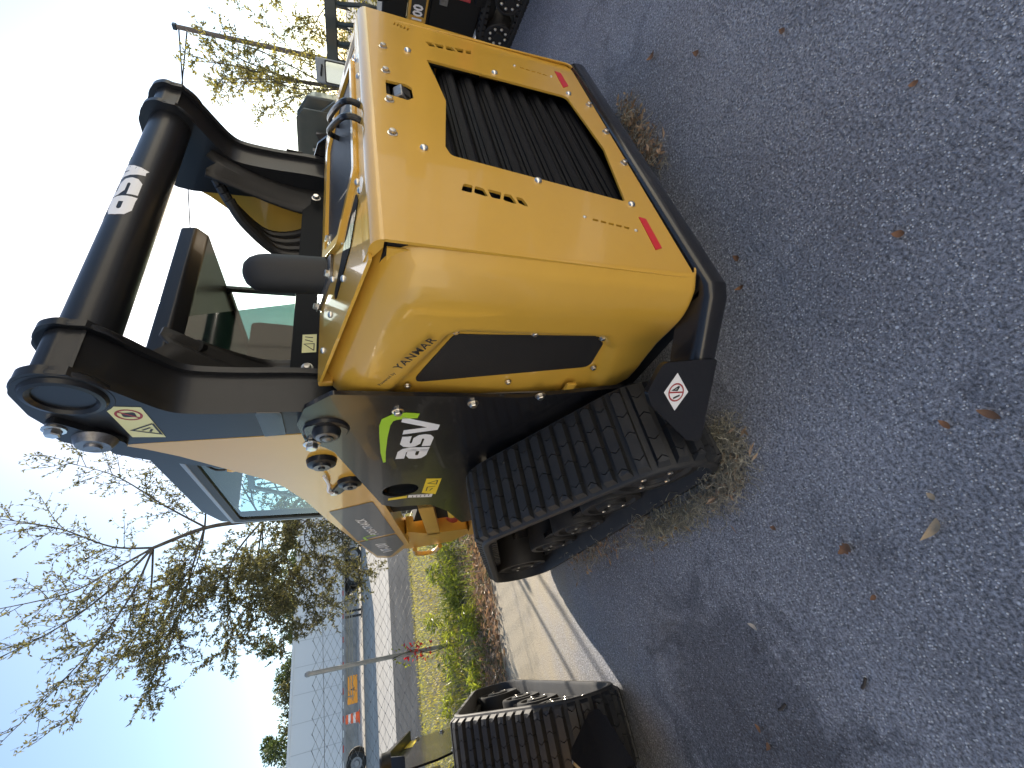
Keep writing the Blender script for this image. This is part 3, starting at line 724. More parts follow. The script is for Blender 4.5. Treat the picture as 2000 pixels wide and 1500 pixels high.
            t = text_mesh('VT-100', .085, ((AX, 2.43, .915), dirv, upv, (-1, 0, 0)), .002, bold=.003, shear=.1); put('lettering', t, WHITE, fa)
            ly = sx((2.12, 1.05), -.655, AX)
            strokes(M(), [[(2.06, 1.075), (1.985, 1.095), (1.965, 1.07), (1.97, 1.03)]], .012, f2, .0019).build('logo_stripe', LIME, fa, smooth=False)
        # pins on the forward arm
        for p, r in (((.865, 1.222), .038), ((1.075, 1.14), .036)):
            y, z = sx(p, -.65, AX)
            o = M().lathe([(0, .034), (r*.25, .034), (r*.3, .028), (r*.7, .028), (r*.8, .020), (r*1.2, .016), (r*1.3, 0)], (0, 0, 0), (sgn, 0, 0), 26).build('pivot_pin', ARM, fa, ang=30); o.location = (sgn*-AX, y, z)
            M().lathe([(.001, .0345), (r*.25, .0345)], (0, 0, 0), (sgn, 0, 0), 18)
            M().lathe([(r*.3, .0285), (r*.7, .0285)], (0, 0, 0), (sgn, 0, 0), 22).build('pin_face', STEEL, o)
        y, z = sx((1.16, 1.20), -.65, AX); bolt(fa, (sgn*-AX, y, z), (sgn, 0, 0), .018)
        y0, z0 = sx((1.075, 1.14), -.65, AX)
        M().prism(rnd([(y0-.035, z0-.03), (y0-.03, z0+.03), (y+.02, z+.02), (y+.02, z-.02)], .015), fr, 0, .012).build('pin_keeper', ARM, fa, .002)
        M().tube(spline([(sgn*(-AX+.012), y0-.1, z0+.085), (sgn*(-AX+.014), y0-.02, z0+.075), (sgn*(-AX+.014), y0+.05, z0+.08), (sgn*(-AX+.012), y, z)], 6), .006, 8).build('grease_hose', WHITE, fa)
        # foot at the front end of the arm
        ft = M().prism(rnd([(2.12, .86), (2.30, .83), (2.52, .92), (2.60, .78), (2.58, .50), (2.40, .40), (2.28, .44), (2.26, .70)], .03), FX(-.60) if sgn < 0 else FX(.60, 1), -.10, 0).build('arm_foot', YEL2, root, .004)
        tr = spline([(sgn*.62, 2.56, .76), (sgn*.62, 2.68, .745), (sgn*.62, 2.735, .68), (sgn*.62, 2.70, .605), (sgn*.62, 2.57, .585)], 5)
        M().tube(tr, .016, 10).build('tie_down_loop', YEL2, ft)
        M().prism(rnd([(1.50, .86), (2.30, .70), (2.30, .62), (1.50, .78)], .01), FX(-.60) if sgn < 0 else FX(.60, 1), -.25, -.0).build('side_channel', YEL2, root, .004)
        st_ = M().prism(rnd([(1.70, .50), (2.46, .40), (2.46, .34), (1.70, .42)], .01), FX(-.60) if sgn < 0 else FX(.60, 1), -.14, -.0).build('lower_step', YEL2, root, .004)
        ca = M(); ca.tube([(sgn*.50, 1.9, .60), (sgn*.50, 2.3, .52)], .05, 16); co_ = ca.build('red_canister', DRED, root)
        M().tube([(sgn*.50, 2.0, .58), (sgn*.50, 2.15, .55)], .0508, 16, caps=False).build('canister_label', DYEL, co_)
        for k in range(3): M().tube(spline([(sgn*(.44+.03*k), 1.7, .70), (sgn*.46, 1.9, .66-.03*k), (sgn*.47, 2.2, .68)], 5), .012, 8).build('hydraulic_hose', HOSE, root)
    # cross tube
    c = sx((.425, 1.69), -.65, AX)
    tb = M().tube([(-.60, c[0], c[1]), (.60, c[0], c[1])], .0575, 36).build('cross_tube', ARM, root, ang=50)
    for sgn in (-1, 1):
        for x, r in ((.628, .086), (.495, .085)):
            M().lathe([(0, -.008), (r-.004, -.008), (r, -.004), (r, .004), (r-.004, .008), (0, .008)], (sgn*x, c[0], c[1]), (1, 0, 0), 36).build('tube_flange', ARM, tb, ang=40)
    th = radians(20); fr = ((-.165, c[0]-.0585*cos(th), c[1]+.0585*sin(th)-.03), (1, 0, 0), (0, sin(th), cos(th)), (0, -cos(th), sin(th)))
    # white letters wrapped on the tube
    lg = M(); h = .094; base = []
    def wrap(q): 
        a = (q[1]-.047)/.0583+radians(26); return (q[0], c[0]-.0583*cos(a), c[1]+.0583*sin(a))
    w_ = h*.95
    def wstroke(paths, dx, wd, mb=lg):
        for p in paths:
            q = [Vector(v) for v in ribbon([(a*w_*.92+dx+b*h*.1, b*h) for a, b in p], wd)]; n = len(q)
            for i in range(n//2-1):
                a, b, c_, d = q[i], q[i+1], q[n-2-i], q[n-1-i]
                rows = []
                for u in range(6):
                    e, f = a.lerp(b, u/5), d.lerp(c_, u/5); rows.append([wrap((v.x-.085, v.y)) for v in [e.lerp(f, k/4) for k in range(5)]])
                mb.grid(rows)
    wstroke(S_A, 0, h*.27); wstroke(S_S, w_*.98, h*.27); wstroke([[(.24, 1.0), (.46, .02)], [(.46, .02), (1.02, 1.14)]], w_*1.86, h*.27)
    lg.build('logo', WHITE, tb, smooth=False)
    lm = M(); w_ = 1/.92; hh_ = h; 
    for a, b in (((.235, .130), (.285, .124)), ((.285, .124), (.300, .095)), ((.300, .095), (.297, .066))):
        q = [Vector(v) for v in ribbon([a, b], .015)]
        lm.grid([[wrap((v.x-.085, v.y)) for v in [q[0].lerp(q[1], u/4).lerp(q[3].lerp(q[2], u/4), k/3) for k in range(4)]] for u in range(5)])
    lm.build('logo_stripe', LIME, tb, smooth=False)
    # ---------------- cab
    cab = M().prism(rnd([(.86, 1.735), (.87, 1.795), (1.05, 1.815), (1.75, 1.815), (1.93, 1.775), (1.95, 1.735), (1.9, 1.70), (.9, 1.70)], .02), FX(-.47), -.94, 0).build('cab_roof', ARM, root, .01)
    for s_ in (-1, 1):
        fx = FX(s_*.47, s_)
        M().prism([(1.195, 1.70), (1.22, 1.70), (1.24, 1.20), (1.215, 1.20)], fx, -.022, 0).build('window_post', ARM, root, .003)
        M().prism([(1.90, 1.71), (1.95, 1.71), (2.10, 1.0), (2.04, 1.0)], fx, -.035, 0).build('front_pillar', ARM, root, .006)
        M().prism([(1.22, 1.705), (1.90, 1.705), (1.90, 1.685), (1.22, 1.685)], fx, -.03, 0).build('roof_rail', ARM, root, .004)
        M().prism(rnd([(1.00, 1.70), (1.92, 1.70), (2.07, 1.0), (1.0, 1.0)], .02), FX(s_*.474, s_), -.005, 0).build('side_window', GLASS if s_ < 0 else GLASS2, root, smooth=False)
    M().prism([(-.45, 1.69), (-.45, 1.05), (.45, 1.05), (.45, 1.69)], ((0, 1.93, 0), (1, 0, 0), (0, -.02, 1), (0, 1, 0)), 0, .005).build('windscreen', GLASS2, root, smooth=False)
    M().box((-.46, .95, .9), (.46, 2.1, 1.02)).build('cab_tub', ARM, root, .01); M().box((-.46, .90, 1.03), (.46, .95, 1.22)).build('cab_rear_panel', MATD, root, .01); M().prism([(-.46, 1.69), (-.46, 1.24), (.10, 1.24), (-.02, 1.69)], ((0, .93, 0), (1, 0, 0), (0, -.03, 1), (0, -1, 0)), 0, .006).build('rear_window', glass('dark_rear_glass', (.22, .32, .31), .05), root, smooth=False)
    seat = M(); seat.prism(rnd([(1.15, 1.02), (1.60, 1.05), (1.60, 1.15), (1.28, 1.17), (1.20, 1.55), (1.08, 1.55)], .04), FX(-.30), -.44, 0)
    seat.build('seat', MATD, root, .02)
    gs = M(); M().prism([rnd([(.985, 1.715), (1.935, 1.715), (2.085, 1.0), (.985, 1.0)], .03), rnd([(1.02, 1.685), (1.905, 1.685), (2.05, 1.02), (1.02, 1.02)], .03)], FX(-.476), -.006, .006).build('window_gasket', DBLK, root, .002)
    M().prism([(.97, 1.735), (1.95, 1.735), (2.11, 1.0), (2.085, 1.0), (1.935, 1.717), (.97, 1.717)], FX(-.476), -.02, .004).build('door_frame', mat('frame_sky_sheen', (.20, .22, .25), .35, coat=.4), root, .003)  # black frame; its pale sky reflection is put into the base colour
    fr = FX(-.43)
    outer = rnd([(1.36, 1.56), (1.62, 1.60), (1.80, 1.44), (1.78, 1.31), (1.45, 1.33)], .04); inner = rnd([(1.385, 1.54), (1.615, 1.575), (1.775, 1.43), (1.755, 1.33), (1.47, 1.35)], .035)
    gs.prism([outer, inner], fr, -.012, 0)
    for k in range(1, 6): gs.box((-.43, 1.38+.065*k, 1.335), (-.424, 1.386+.065*k, 1.56))
    for k in range(1, 4): gs.box((-.43, 1.40, 1.32+.055*k), (-.424, 1.77, 1.326+.055*k))
    gs.build('window_guard', mat('guard_grey', (.33, .35, .36), .5), root)
    # hoses looping behind the cab on both sides
    for s_ in (-1, 1):
        for k in range(4):
            x = (.44-.022*k) if s_ < 0 else (.44-.04*k); dz = .02*k
            M().tube(spline([(s_*x, .60, 1.60-dz), (s_*(x-.03), .68, 1.56-dz), (s_*(x-.06), .78, 1.46-dz), (s_*(x-.06), .78, 1.34-dz), (s_*(x-.03), .72, 1.22)], 8), .017+.002*(k % 2), 9).build('hydraulic_hose', HOSE, root)
        cv = M(); rows = []
        for i in range(14):
            t = i/13; ang = pi*.62*t; rows.append([(s_*(.49-.13*u), .52+(.24 if s_ < 0 else .12)*sin(ang)+.02*u, 1.60-.42*t+.02*sin(9*u+5*t)) for u in (0, .25, .5, .75, 1)])
        cvo = cv.grid(rows).build('hose_sleeve', MAT, root); md = cvo.modifiers.new('sheet', 'SOLIDIFY'); md.thickness = .012
    # amber marker lamp hanging by the cab
    M().tube(spline([(-.49, 1.12, 1.66), (-.50, 1.16, 1.645), (-.505, 1.20, 1.62), (-.505, 1.205, 1.59)], 5), .004, 7).build('lamp_wire', HOSE, root)
    M().lathe([(0, -.028), (.010, -.02), (.013, -.005), (.009, .012), (0, .016)], (-.505, 1.205, 1.572), (0, 0, 1), 12).build('amber_lamp', mat('amber_lens', (.75, .42, .10), .2, coat=.5), root)
    make_track(root, -1); make_track(root, 1)
    return root
def children(o): return [c for c in o.children]
def copy_tree(o, parent=None, depth=0, skip=()):
    c = o.copy(); COL.objects.link(c)
    if parent: c.parent = parent; c.matrix_parent_inverse = Matrix.Identity(4)
    for ch in children(o):
        if ch.name.split('.')[0] in skip: continue
        copy_tree(ch, c, depth+1, skip)
    return c
LD = build_loader()
tag(LD, 'yellow and black track loader in the middle with rear grille door facing the viewer', 'track loader', 'track loaders parked in a row')
# neighbours of the same row: copies, each thing and part copied
L2 = copy_tree(LD, skip=('lettering', 'model_decal', 'tie_down_loop', 'arm_foot'))
L2.location = (-2.52, 1.12, 0)
gp = M().prism(rnd([(1.62, .72), (1.60, .90), (1.80, 1.05), (2.72, .80), (2.72, .46), (1.75, .50)], [.01]*6), FX(.74, 1), -.012, 0).build('corner_panel', BLK, L2, .003)
M().prism([(1.62, .9), (1.80, 1.04), (2.70, .80), (2.70, .78), (1.8, 1.0)], FX(.80, 1), -.08, 0).build('panel_flange', ARM, L2, .003)
for p in ((2.6, .55), (2.62, .74), (1.72, .60), (1.85, .56)): bolt(L2, (.74, *p), (1, 0, 0), .016)
M().flat([(2.62, .74), (2.64, .79), (2.35, .86), (2.33, .80)], FX(.74, 1), .001).build('yellow_label', DYEL, L2, smooth=False)
M().lathe([(0, 0), (.045, 0), (.045, .05), (.038, .06), (0, .06)], (.80, 1.60, .98), (0, 0, 1), 18).build('filler_cap', MAT, L2, ang=30)
tag(L2, 'second track loader at the edge of the photo with its tracks and fender corner showing', 'track loader', 'track loaders parked in a row')
LD['label'] = 'large yellow and black track loader with rear grille door and raised lift arm tower'

# ------------------------------------------------------------------ the ground
def gz(x, y):
    t = max(0., y-4.1); h = .037*min(t, 18.9)+.072*max(0, min(t, 26)-18.9)+.046*max(0, min(t, 46)-26); return h*min(1, t/1.2)
def sheet(name, material, x0, x1, y0, y1, dz, nx=40, ny=20, edge0=None, edge1=None):
    rows = []
    for j in range(ny+1):
        r = []
        for i in range(nx+1):
            x = x0+(x1-x0)*i/nx; a = y0+(edge0(x) if edge0 else 0); b = y1+(edge1(x) if edge1 else 0)
            y = a+(b-a)*j/ny; r.append((x, y, gz(x, y)+dz))
        rows.append(r)
    return tag(M().grid(rows).build(name, material, ang=60), kind='structure')
SOIL = mat('verge_soil', (.10, .085, .045), .9, bump=(30, .8, .02), var=(2.2, (.13, .135, .04), .42, .60))
CONC = mat('road_concrete', (.36, .335, .29), .8, bump=(60, .3, .003), var=(.8, (.30, .28, .25), .4, .7))
DASPH = mat('frontage_asphalt', (.062, .066, .070), 1., spec=.08, bump=(80, .6, .006), var=(1.2, (.036, .039, .043), .42, .62))
FARG = mat('far_ground', (.30, .26, .19), .9, var=(.2, (.20, .19, .11), .4, .7))
tag(M().grid([[(x, y, -.03 if y < 3.0 else gz(x, y)-.08) for x in [-220+i*11 for i in range(41)]] for y in [-120, -60, -20, -8, 0, 3, 4, 5, 6, 8, 10, 14, 18, 24, 30, 36, 42, 48, 54, 60, 80, 120, 240]]).build('ground', FARG), kind='structure')
wob = lambda x: .06*sin(x*2.1)+.05*sin(x*5.3+1)+.04*sin(x*11.7)
sheet('parking_lot', ASPH, -14, 22, -9, 3.62, 0., 90, 8, None, wob)
sheet('verge', SOIL, -30, 45, 3.45, 9.05, -.004, 120, 40, None, lambda x: -.04*x)
sheet('frontage_lane', DASPH, -45, 60, 9.0, 14.2, .006, 60, 12, lambda x: -.04*x, lambda x: -.05*x)
sheet('road', CONC, -90, 110, 14.15, 47, .004, 60, 40, lambda x: -.05*x, None)
PAINT = mat('worn_road_paint', (.62, .60, .54), .7)
for y in (15.6, 24.5): sheet('road_line', PAINT, -70, 80, y, y+.14, .009, 60, 1, lambda x: -.05*x, lambda x: -.05*x)
JNT = mat('joint_tar', (.10, .095, .09), .9)
for y in (18.2, 21.6): sheet('road_joint', JNT, -70, 80, y, y+.05, .008, 60, 1, lambda x: -.05*x, lambda x: -.05*x)
# ------------------------------------------------------------------ leaves, grass, litter
def leafmat(name, c, t, tr=.45):
    mt = D.materials.new(name); mt.use_nodes = True; n = mt.node_tree; n.nodes.clear()
    o = n.nodes.new('ShaderNodeOutputMaterial'); d = n.nodes.new('ShaderNodeBsdfDiffuse'); s = n.nodes.new('ShaderNodeBsdfTranslucent')
    g = n.nodes.new('ShaderNodeBsdfGlossy'); g.inputs[1].default_value = .4
    oi = n.nodes.new('ShaderNodeNewGeometry'); nz = n.nodes.new('ShaderNodeTexNoise'); nz.inputs['Scale'].default_value = 2.3
    tc = n.nodes.new('ShaderNodeTexCoord'); n.links.new(tc.outputs['Object'], nz.inputs['Vector'])
    hs = n.nodes.new('ShaderNodeHueSaturation'); rp = n.nodes.new('ShaderNodeMapRange')
    rp.inputs[1].default_value = 0; rp.inputs[2].default_value = 1; rp.inputs[3].default_value = .62; rp.inputs[4].default_value = 1.5
    n.links.new(oi.outputs['Random Per Island'], rp.inputs[0]); n.links.new(rp.outputs[0], hs.inputs['Value'])
    mr = n.nodes.new('ShaderNodeMapRange'); mr.inputs[3].default_value = .455; mr.inputs[4].default_value = .53
    n.links.new(nz.outputs[0], mr.inputs[0]); n.links.new(mr.outputs[0], hs.inputs['Hue'])
    hs.inputs['Color'].default_value = (*c, 1)
    mul = n.nodes.new('ShaderNodeMixRGB'); mul.blend_type = 'MULTIPLY'; mul.inputs[0].default_value = 1; mul.inputs[2].default_value = (*t, 1)
    n.links.new(hs.outputs[0], d.inputs[0]); n.links.new(hs.outputs[0], mul.inputs[1]); n.links.new(mul.outputs[0], s.inputs[0])
    m1 = n.nodes.new('ShaderNodeMixShader'); m1.inputs[0].default_value = tr
    m2 = n.nodes.new('ShaderNodeMixShader'); m2.inputs[0].default_value = .04
    n.links.new(d.outputs[0], m1.inputs[1]); n.links.new(s.outputs[0], m1.inputs[2]); n.links.new(m1.outputs[0], m2.inputs[1]); n.links.new(g.outputs[0], m2.inputs[2])
    n.links.new(m2.outputs[0], o.inputs[0]); return mt
LF = leafmat('olive_leaves', (.105, .106, .054), (1.7, 1.6, 1.0), .42)
LF2 = leafmat('yellow_green_leaves', (.17, .165, .06), (1.9, 1.75, .9), .5)
LFD = leafmat('dark_leaves', (.050, .070, .028), (1.5, 1.5, .8), .35)
GRS = leafmat('dry_mown_grass', (.36, .34, .095), (1.35, 1.3, .7), .42)
WEED = leafmat('lime_weed', (.19, .225, .045), (1.6, 1.6, .7), .5)
DRY = leafmat('dry_leaves', (.30, .225, .145), (1.2, 1.0, .8), .3)
MOSS = leafmat('grey_moss', (.30, .29, .235), (1.1, 1.1, 1.0), .2)
BARK = mat('bark', (.085, .072, .058), .9, bump=(25, .9, .01), var=(9, (.15, .135, .11), .45, .7))
U = random.uniform
def quad_leaf(mb, p, d, ln, wd, side=None, fold=.0):
    d = Vector(d).normalized(); s = side or d.cross(Vector((U(-1, 1), U(-1, 1), U(-1, 1)))); s = Vector(s).normalized(); p = Vector(p)
    nn = d.cross(s)*fold*wd
    mb.add([p, p+d*ln*.45+s*wd/2+nn, p+d*ln, p+d*ln*.45-s*wd/2+nn], [(0, 1, 2), (0, 2, 3)])
def blades(name, n, area, h, wd, material, lean=.4, dens=None):
    mb = M()
    while n > 0:
        x = U(area[0], area[1]); y = U(area[2], area[3])
        if dens and random.random() > dens(x, y): n -= .2; continue
        n -= 1; hh = h*U(.5, 1.3); z = gz(x, y)-.01; a = U(0, 2*pi); l = U(0, lean)*hh
        q = Vector((cos(a), sin(a), 0)); t = Vector((-q.y, q.x, 0))*wd*U(.6, 1.2)
        mb.add([Vector((x, y, z))-t, Vector((x, y, z))+t, Vector((x, y, z+hh*.6))+q*l*.4+t*.6, Vector((x, y, z+hh))+q*l, Vector((x, y, z+hh*.6))+q*l*.4-t*.6], [(0, 1, 2, 4), (4, 2, 3)])
    return tag(mb.build(name, material, smooth=False, merge=False), kind='stuff')
random.seed(3)
blades('grass', 17000, (-4.5, 3.2, 5.2, 9.2), .055, .006, GRS, 1.2)
blades('grass', 5200, (-3.6, 2.2, 3.9, 6.2), .13, .006, leafmat('rough_grass', (.17, .19, .05), (1.5, 1.5, .7), .45), 1.1, lambda x, y: .5+.5*noise.noise((x*1.5, y*1.5, 0)))
mb = M()
for i in range(9000):
    x = U(-4, 2.5); y = 3.5+abs(random.gauss(0, .60))+.1*U(-1, 1); z = gz(x, y)+U(0, .05)
    a = U(0, 2*pi); quad_leaf(mb, (x, y, z), (cos(a), sin(a), U(-.2, .6)), U(.03, .10), U(.008, .025), None, U(-.3, .3))
tag(mb.build('leaf_litter', DRY, smooth=False, merge=False), kind='stuff')
def weed(name, x, y, n, r, h):
    mb = M()
    for i in range(n):
        a = U(0, 2*pi); rr = r*sqrt(random.random()); p = Vector((x+rr*cos(a), y+rr*sin(a), gz(x, y)+h*U(.1, 1)*(1-.4*rr/r)))
        quad_leaf(mb, p, (U(-1, 1), U(-1, 1), U(-.1, .9)), U(.05, .12), U(.012, .026), None, .2)
    return mb
WG = []
for i in range(17):
    x = -1.9+i*.19+U(-.2, .2); y = 5.05+.7*sin(i*2.3)+U(-.45, .45)+.05*i
    WG.append(weed('w', x, y, int(U(60, 230)), U(.10, .26), U(.10, .30)).build('weed_clump', WEED, smooth=False, merge=False))
for i, o in enumerate(WG): tag(o, 'lime green weed clump among dry grass on the verge beside the chain link fence', 'weed', 'lime green weeds on the verge')

# dead leaves lying one by one on the asphalt
def dead_leaf(x, y, ln, wd, az, material, curl, lab, lobes=0):
    rows = []
    n = 9
    for i in range(n):
        t = i/(n-1); wv = wd/2*(sin(pi*min(1, t*1.02+.01))**.75)*(1+(.28*sin(t*pi*7) if lobes else 0))
        zz = curl*(t-.5)**2*ln*2.2+.004
        rows.append([((t-.5)*ln, s*wv, zz+abs(s)*wv*.5*curl+.001) for s in (-1, -.5, 0, .5, 1)])
    o = M().grid(rows).build('fallen_leaf', material)
    o.location = (x, y, 0.003); o.rotation_euler = (0, 0, az); return tag(o, lab, 'leaf')
DB = mat('brown_leaf', (.19, .10, .055), .7, var=(30, (.13, .06, .03), .4, .7)); DT = mat('tan_leaf', (.42, .33, .22), .7, var=(30, (.32, .22, .13), .4, .7)); DO = mat('orange_leaf', (.24, .115, .055), .7); DP = mat('pale_leaf', (.52, .46, .37), .7); DK = mat('dark_twig_bark', (.035, .03, .03), .8)
LEAVES = [(-1.267, .235, .040, .022, 1.9, DB, .5, 'lobed brown oak leaf lying alone in the middle of the foreground asphalt', 1), (-1.272, .039, .062, .016, 2.1, DT, .7, 'long tan folded leaf lying on the foreground asphalt', 0),
 (-1.118, -.159, .036, .015, .6, DB, .3, 'dark brown leaf nearest the right border of the asphalt', 0), (-1.216, .008, .018, .012, .3, DT, .3, 'small round tan leaf above the long folded one', 0), (-1.40, .633, .034, .013, .9, DP, .3, 'pale pointed leaf on the stained asphalt', 0),
 (-1.173, .398, .020, .012, 1., DB, .4, 'tiny brown leaf beside a dark crumb on the asphalt', 0), (-1.374, .238, .020, .010, 2., DO, .3, 'small orange leaf below the lobed oak leaf', 0), (-1.655, .788, .024, .014, .4, DO, .3, 'rusty leaf near the dark stain by the next loader', 0),
 (-1.696, .775, .028, .014, 2.4, DB, .4, 'brown leaf on the dark stain at the bottom border', 0), (-.454, .053, .030, .016, .2, DB, .4, 'brown leaf lying under the edge of the rear bumper', 0), (-.537, .094, .034, .012, 1.2, DO, .4, 'orange brown leaf touching the corner of the rear bumper', 0),
 (.23, -.227, .034, .018, .3, DB, .4, 'brown leaf on the asphalt right of the bumper', 0), (-.496, -.443, .018, .012, .9, DO, .3, 'little orange leaf high on the open asphalt', 0), (.479, -.126, .045, .022, 1.2, DB, .6, 'curled brown leaf beside the bumper end', 0),
 (-.73, -.254, .026, .016, .7, DO, .3, 'single orange leaf on the open asphalt at mid height', 0), (-.068, -.389, .024, .014, .2, DB, .3, 'tiny brown leaf near the upper border of the asphalt', 0), (-1.03, .456, .040, .016, 2.4, DO, .4, 'orange leaf lying off the moss by the track', 0), (-1.104, -.093, .024, .012, .3, DO, .3, 'small rust leaf beside the dark brown one', 0)]
for a in LEAVES: dead_leaf(*a)
for x, y, az, ln in ((-1.54, .376, 2.3, .030), (-1.599, .662, 2.0, .036)):
    o = M().tube([(-ln/2, 0, .004), (0, .002, .006), (ln/2, 0, .004)], .0035, 6).build('twig', DK); o.location = (x, y, .002); o.rotation_euler = (0, 0, az)
    tag(o, 'short dark twig on the asphalt between leaves, '+('the nearer one' if x > -1.57 else 'the one by the stain'), 'twig')
# grey moss and leaves swept against the track and bumper
def debris(path, n_s, n_l, spread):
    mo, le = M(), M()
    for i in range(n_s):
        t = random.random()*(len(path)-1); k = int(t); p = Vector(path[k]).lerp(Vector(path[k+1]), t-k)
        p = p+Vector((random.gauss(0, spread), random.gauss(0, spread))); z = U(.002, .05)
        pt = Vector((p.x, p.y, z)); d = Vector((U(-1, 1), U(-1, 1), U(-.3, .5))); pts = [pt]
        for j in range(7):
            d = (d+Vector((U(-1, 1), U(-1, 1), U(-.8, .6)))*.9).normalized(); pt = pt+d*U(.006, .014); pt.z = max(.002, pt.z); pts.append(pt)
        wv = U(.0006, .0011)
        mo.tube(pts, wv, 3, caps=False)
    for i in range(n_l):
        t = random.random()*(len(path)-1); k = int(t); p = Vector(path[k]).lerp(Vector(path[k+1]), t-k)+Vector((random.gauss(0, spread*1.4), random.gauss(0, spread*1.4)))
        a = U(0, 2*pi); quad_leaf(le, (p.x, p.y, U(.004, .045)), (cos(a), sin(a), U(-.3, .5)), U(.018, .045), U(.006, .014), None, U(-.4, .4))
    tag(mo.build('moss_debris', MOSS, merge=False), kind='stuff'); tag(le.build('leaf_debris', DRY, smooth=False, merge=False), kind='stuff')
debris([(-.86, .40), (-.95, .40), (-1.02, .50), (-1.03, .75), (-1.02, 1.0)], 1500, 130, .028)
debris([(-1.0, 1.0), (-1.0, 1.35), (-1.0, 1.75)], 160, 90, .03)
debris([(.12, .07), (.30, .09), (.50, .06)], 210, 230, .022)

# ------------------------------------------------------------------ chain link fence
GALV = mat('galvanised_wire', (.25, .25, .245), .4, metal=.7)
GPOST = mat('galvanised_post', (.24, .25, .25), .5, metal=.5, var=(14, (.33, .33, .32), .4, .7))
fe = tag(empty('chain_link_fence', (-1.18, 5.55, gz(0, 5.55))), 'galvanised chain link fence with leaning posts along the grass verge', 'fence')
fb = Vector((-1.18, 5.55, gz(0, 5.55)))
for k in range(-2, 4):
    lean = .045 if k == 0 else U(-.02, .03)
    b = M().tube([(k*3.05, 0, -.05), (k*3.05+lean*.6, 0, .9), (k*3.05+lean, 0, 1.66)], .024, 14); b.lathe([(.028, -.02), (.028, .012), (.016, .03), (0, .034)], (k*3.05+lean, 0, 1.66), (0, 0, 1), 14)
    b.build('post', GPOST, fe)
mb = M(); Hf = 1.58; cell = .072; nxw = int(15/cell)
for i in range(nxw):
    x0 = -6.3+i*cell
    pts = []
    nz = int(Hf/(cell*.52))
    for j in range(nz+1):
        z = .04+j*cell*.52; s = 1 if j % 2 else -1
        s = s if i % 2 else -s
        pts.append((x0+s*(cell/2+.004)+.006*sin(j*1.3+i), .006*s+.03*sin(x0*1.2+z*2), z+.010*sin(x0*1.9)))
    mb.tube(pts, .0034, 4, caps=False)
mb2 = mb.build('wire_mesh', GALV, fe, merge=False); mb2['kind'] = 'stuff'
M().tube([(x, .02+.02*sin(x*2), 1.50+.03*sin(x*1.4)) for x in [-6.2+.4*i for i in range(37)]], .0028, 5).build('tension_wire', GALV, fe)
# red creeper on the post
mb = M(); mb2_ = M()
for i in range(70):
    z = U(.28, .62); quad_leaf(mb, fb+Vector((U(-.07, .10), U(-.06, .04), z)), (U(-1, 1), U(-1, 1), U(-.8, .6)), U(.03, .055), U(.025, .04), None, .2)
for i in range(26):
    z = U(.50, .78); quad_leaf(mb2_, fb+Vector((U(-.12, .12), U(-.05, .05), z)), (U(-1, 1), U(-1, 1), U(-.4, 1)), U(.03, .06), U(.02, .035), None, .2)
vt = tag(empty('creeper_vine', fb), 'red leaved creeper climbing the foot of the fence post', 'vine')
v1 = mb.build('red_leaves', leafmat('red_leaf', (.45, .05, .025), (1.4, 1., .8), .4), vt, smooth=False, merge=False); v2 = mb2_.build('green_leaves', WEED, vt, smooth=False, merge=False)
vs = M().tube(spline([fb+Vector((.02, -.03, .0)), fb+Vector((-.03, -.03, .3)), fb+Vector((.04, -.03, .5)), fb+Vector((.0, -.03, .75))], 5), .005, 6).build('stem', BARK, vt)
for o in (v1, v2, vs): o.matrix_local = Matrix.Translation(-fb)

# ------------------------------------------------------------------ trees
def limb(mb, pts, r0, r1, n=7): 
    q = spline(pts, 6); k = len(q); mb.tube(q, [r0+(r1-r0)*i/(k-1) for i in range(k)], n); return q
def twig_system(br, lf, path, r, depth, dens, ln, ls, droop=-.1, spread=.9, up=.2):
    """side shoots along a limb, leaves on the last order"""
    k = len(path); nshoot = max(2, int(dens*sum((path[i+1]-path[i]).length for i in range(k-1))))
    for s in range(nshoot):
        t = .15+.85*(s+random.random())/nshoot; i = min(k-2, int(t*(k-1))); p = path[i].lerp(path[i+1], t*(k-1)-i); d = (path[i+1]-path[i]).normalized()
        a = Vector((random.gauss(0, 1), random.gauss(0, 1), random.gauss(0, 1))).normalized()
        d2 = (d*U(.5, 1.1)+a*spread+Vector((0, 0, up))).normalized(); L = ln*U(.5, 1.2)*(1.1-.5*t)
        pts = [p]; 
        for j in range(3): d2 = (d2+Vector((random.gauss(0, .16), random.gauss(0, .16), droop*(j+1)*.5))).normalized(); pts.append(pts[-1]+d2*L/3)
        q = limb(br, pts, r, r*.35, 4 if depth == 0 else 5)
        if depth > 0: twig_system(br, lf, q, r*.5, depth-1, dens*1.5, ln*.5, ls, droop, spread, up*.6)
        if depth <= 1:
            for w_ in range(int(L*(34 if depth == 0 else 10)*ls[2])):
                tt = U(.1, 1); ii = min(len(q)-2, int(tt*(len(q)-1))); pp = q[ii].lerp(q[ii+1], tt*(len(q)-1)-ii)
                dd = (q[ii+1]-q[ii]).normalized()*.6+Vector((random.gauss(0, .7), random.gauss(0, .7), random.gauss(.1, .7)))
                quad_leaf(lf, pp, dd, ls[0]*U(.6, 1.25), ls[1]*U(.7, 1.2), None, U(-.2, .2))
def finish_tree(name, base, br, lf, label, cat, lm, group=None, trunk=None):
    t = tag(empty(name, base), label, cat, group)
    parts = [br.build('branches', BARK, t, merge=False), lf.build('crown', lm, t, smooth=False, merge=False)]
    if trunk: parts.append(trunk.build('trunk', BARK, t))
    for o in parts: o.matrix_local = Matrix.Translation(-Vector(base))
    return t
random.seed(21)
V = Vector
br, lf, tk = M(), M(), M(); base = V((1.02, 7.12, gz(1, 7.1)))
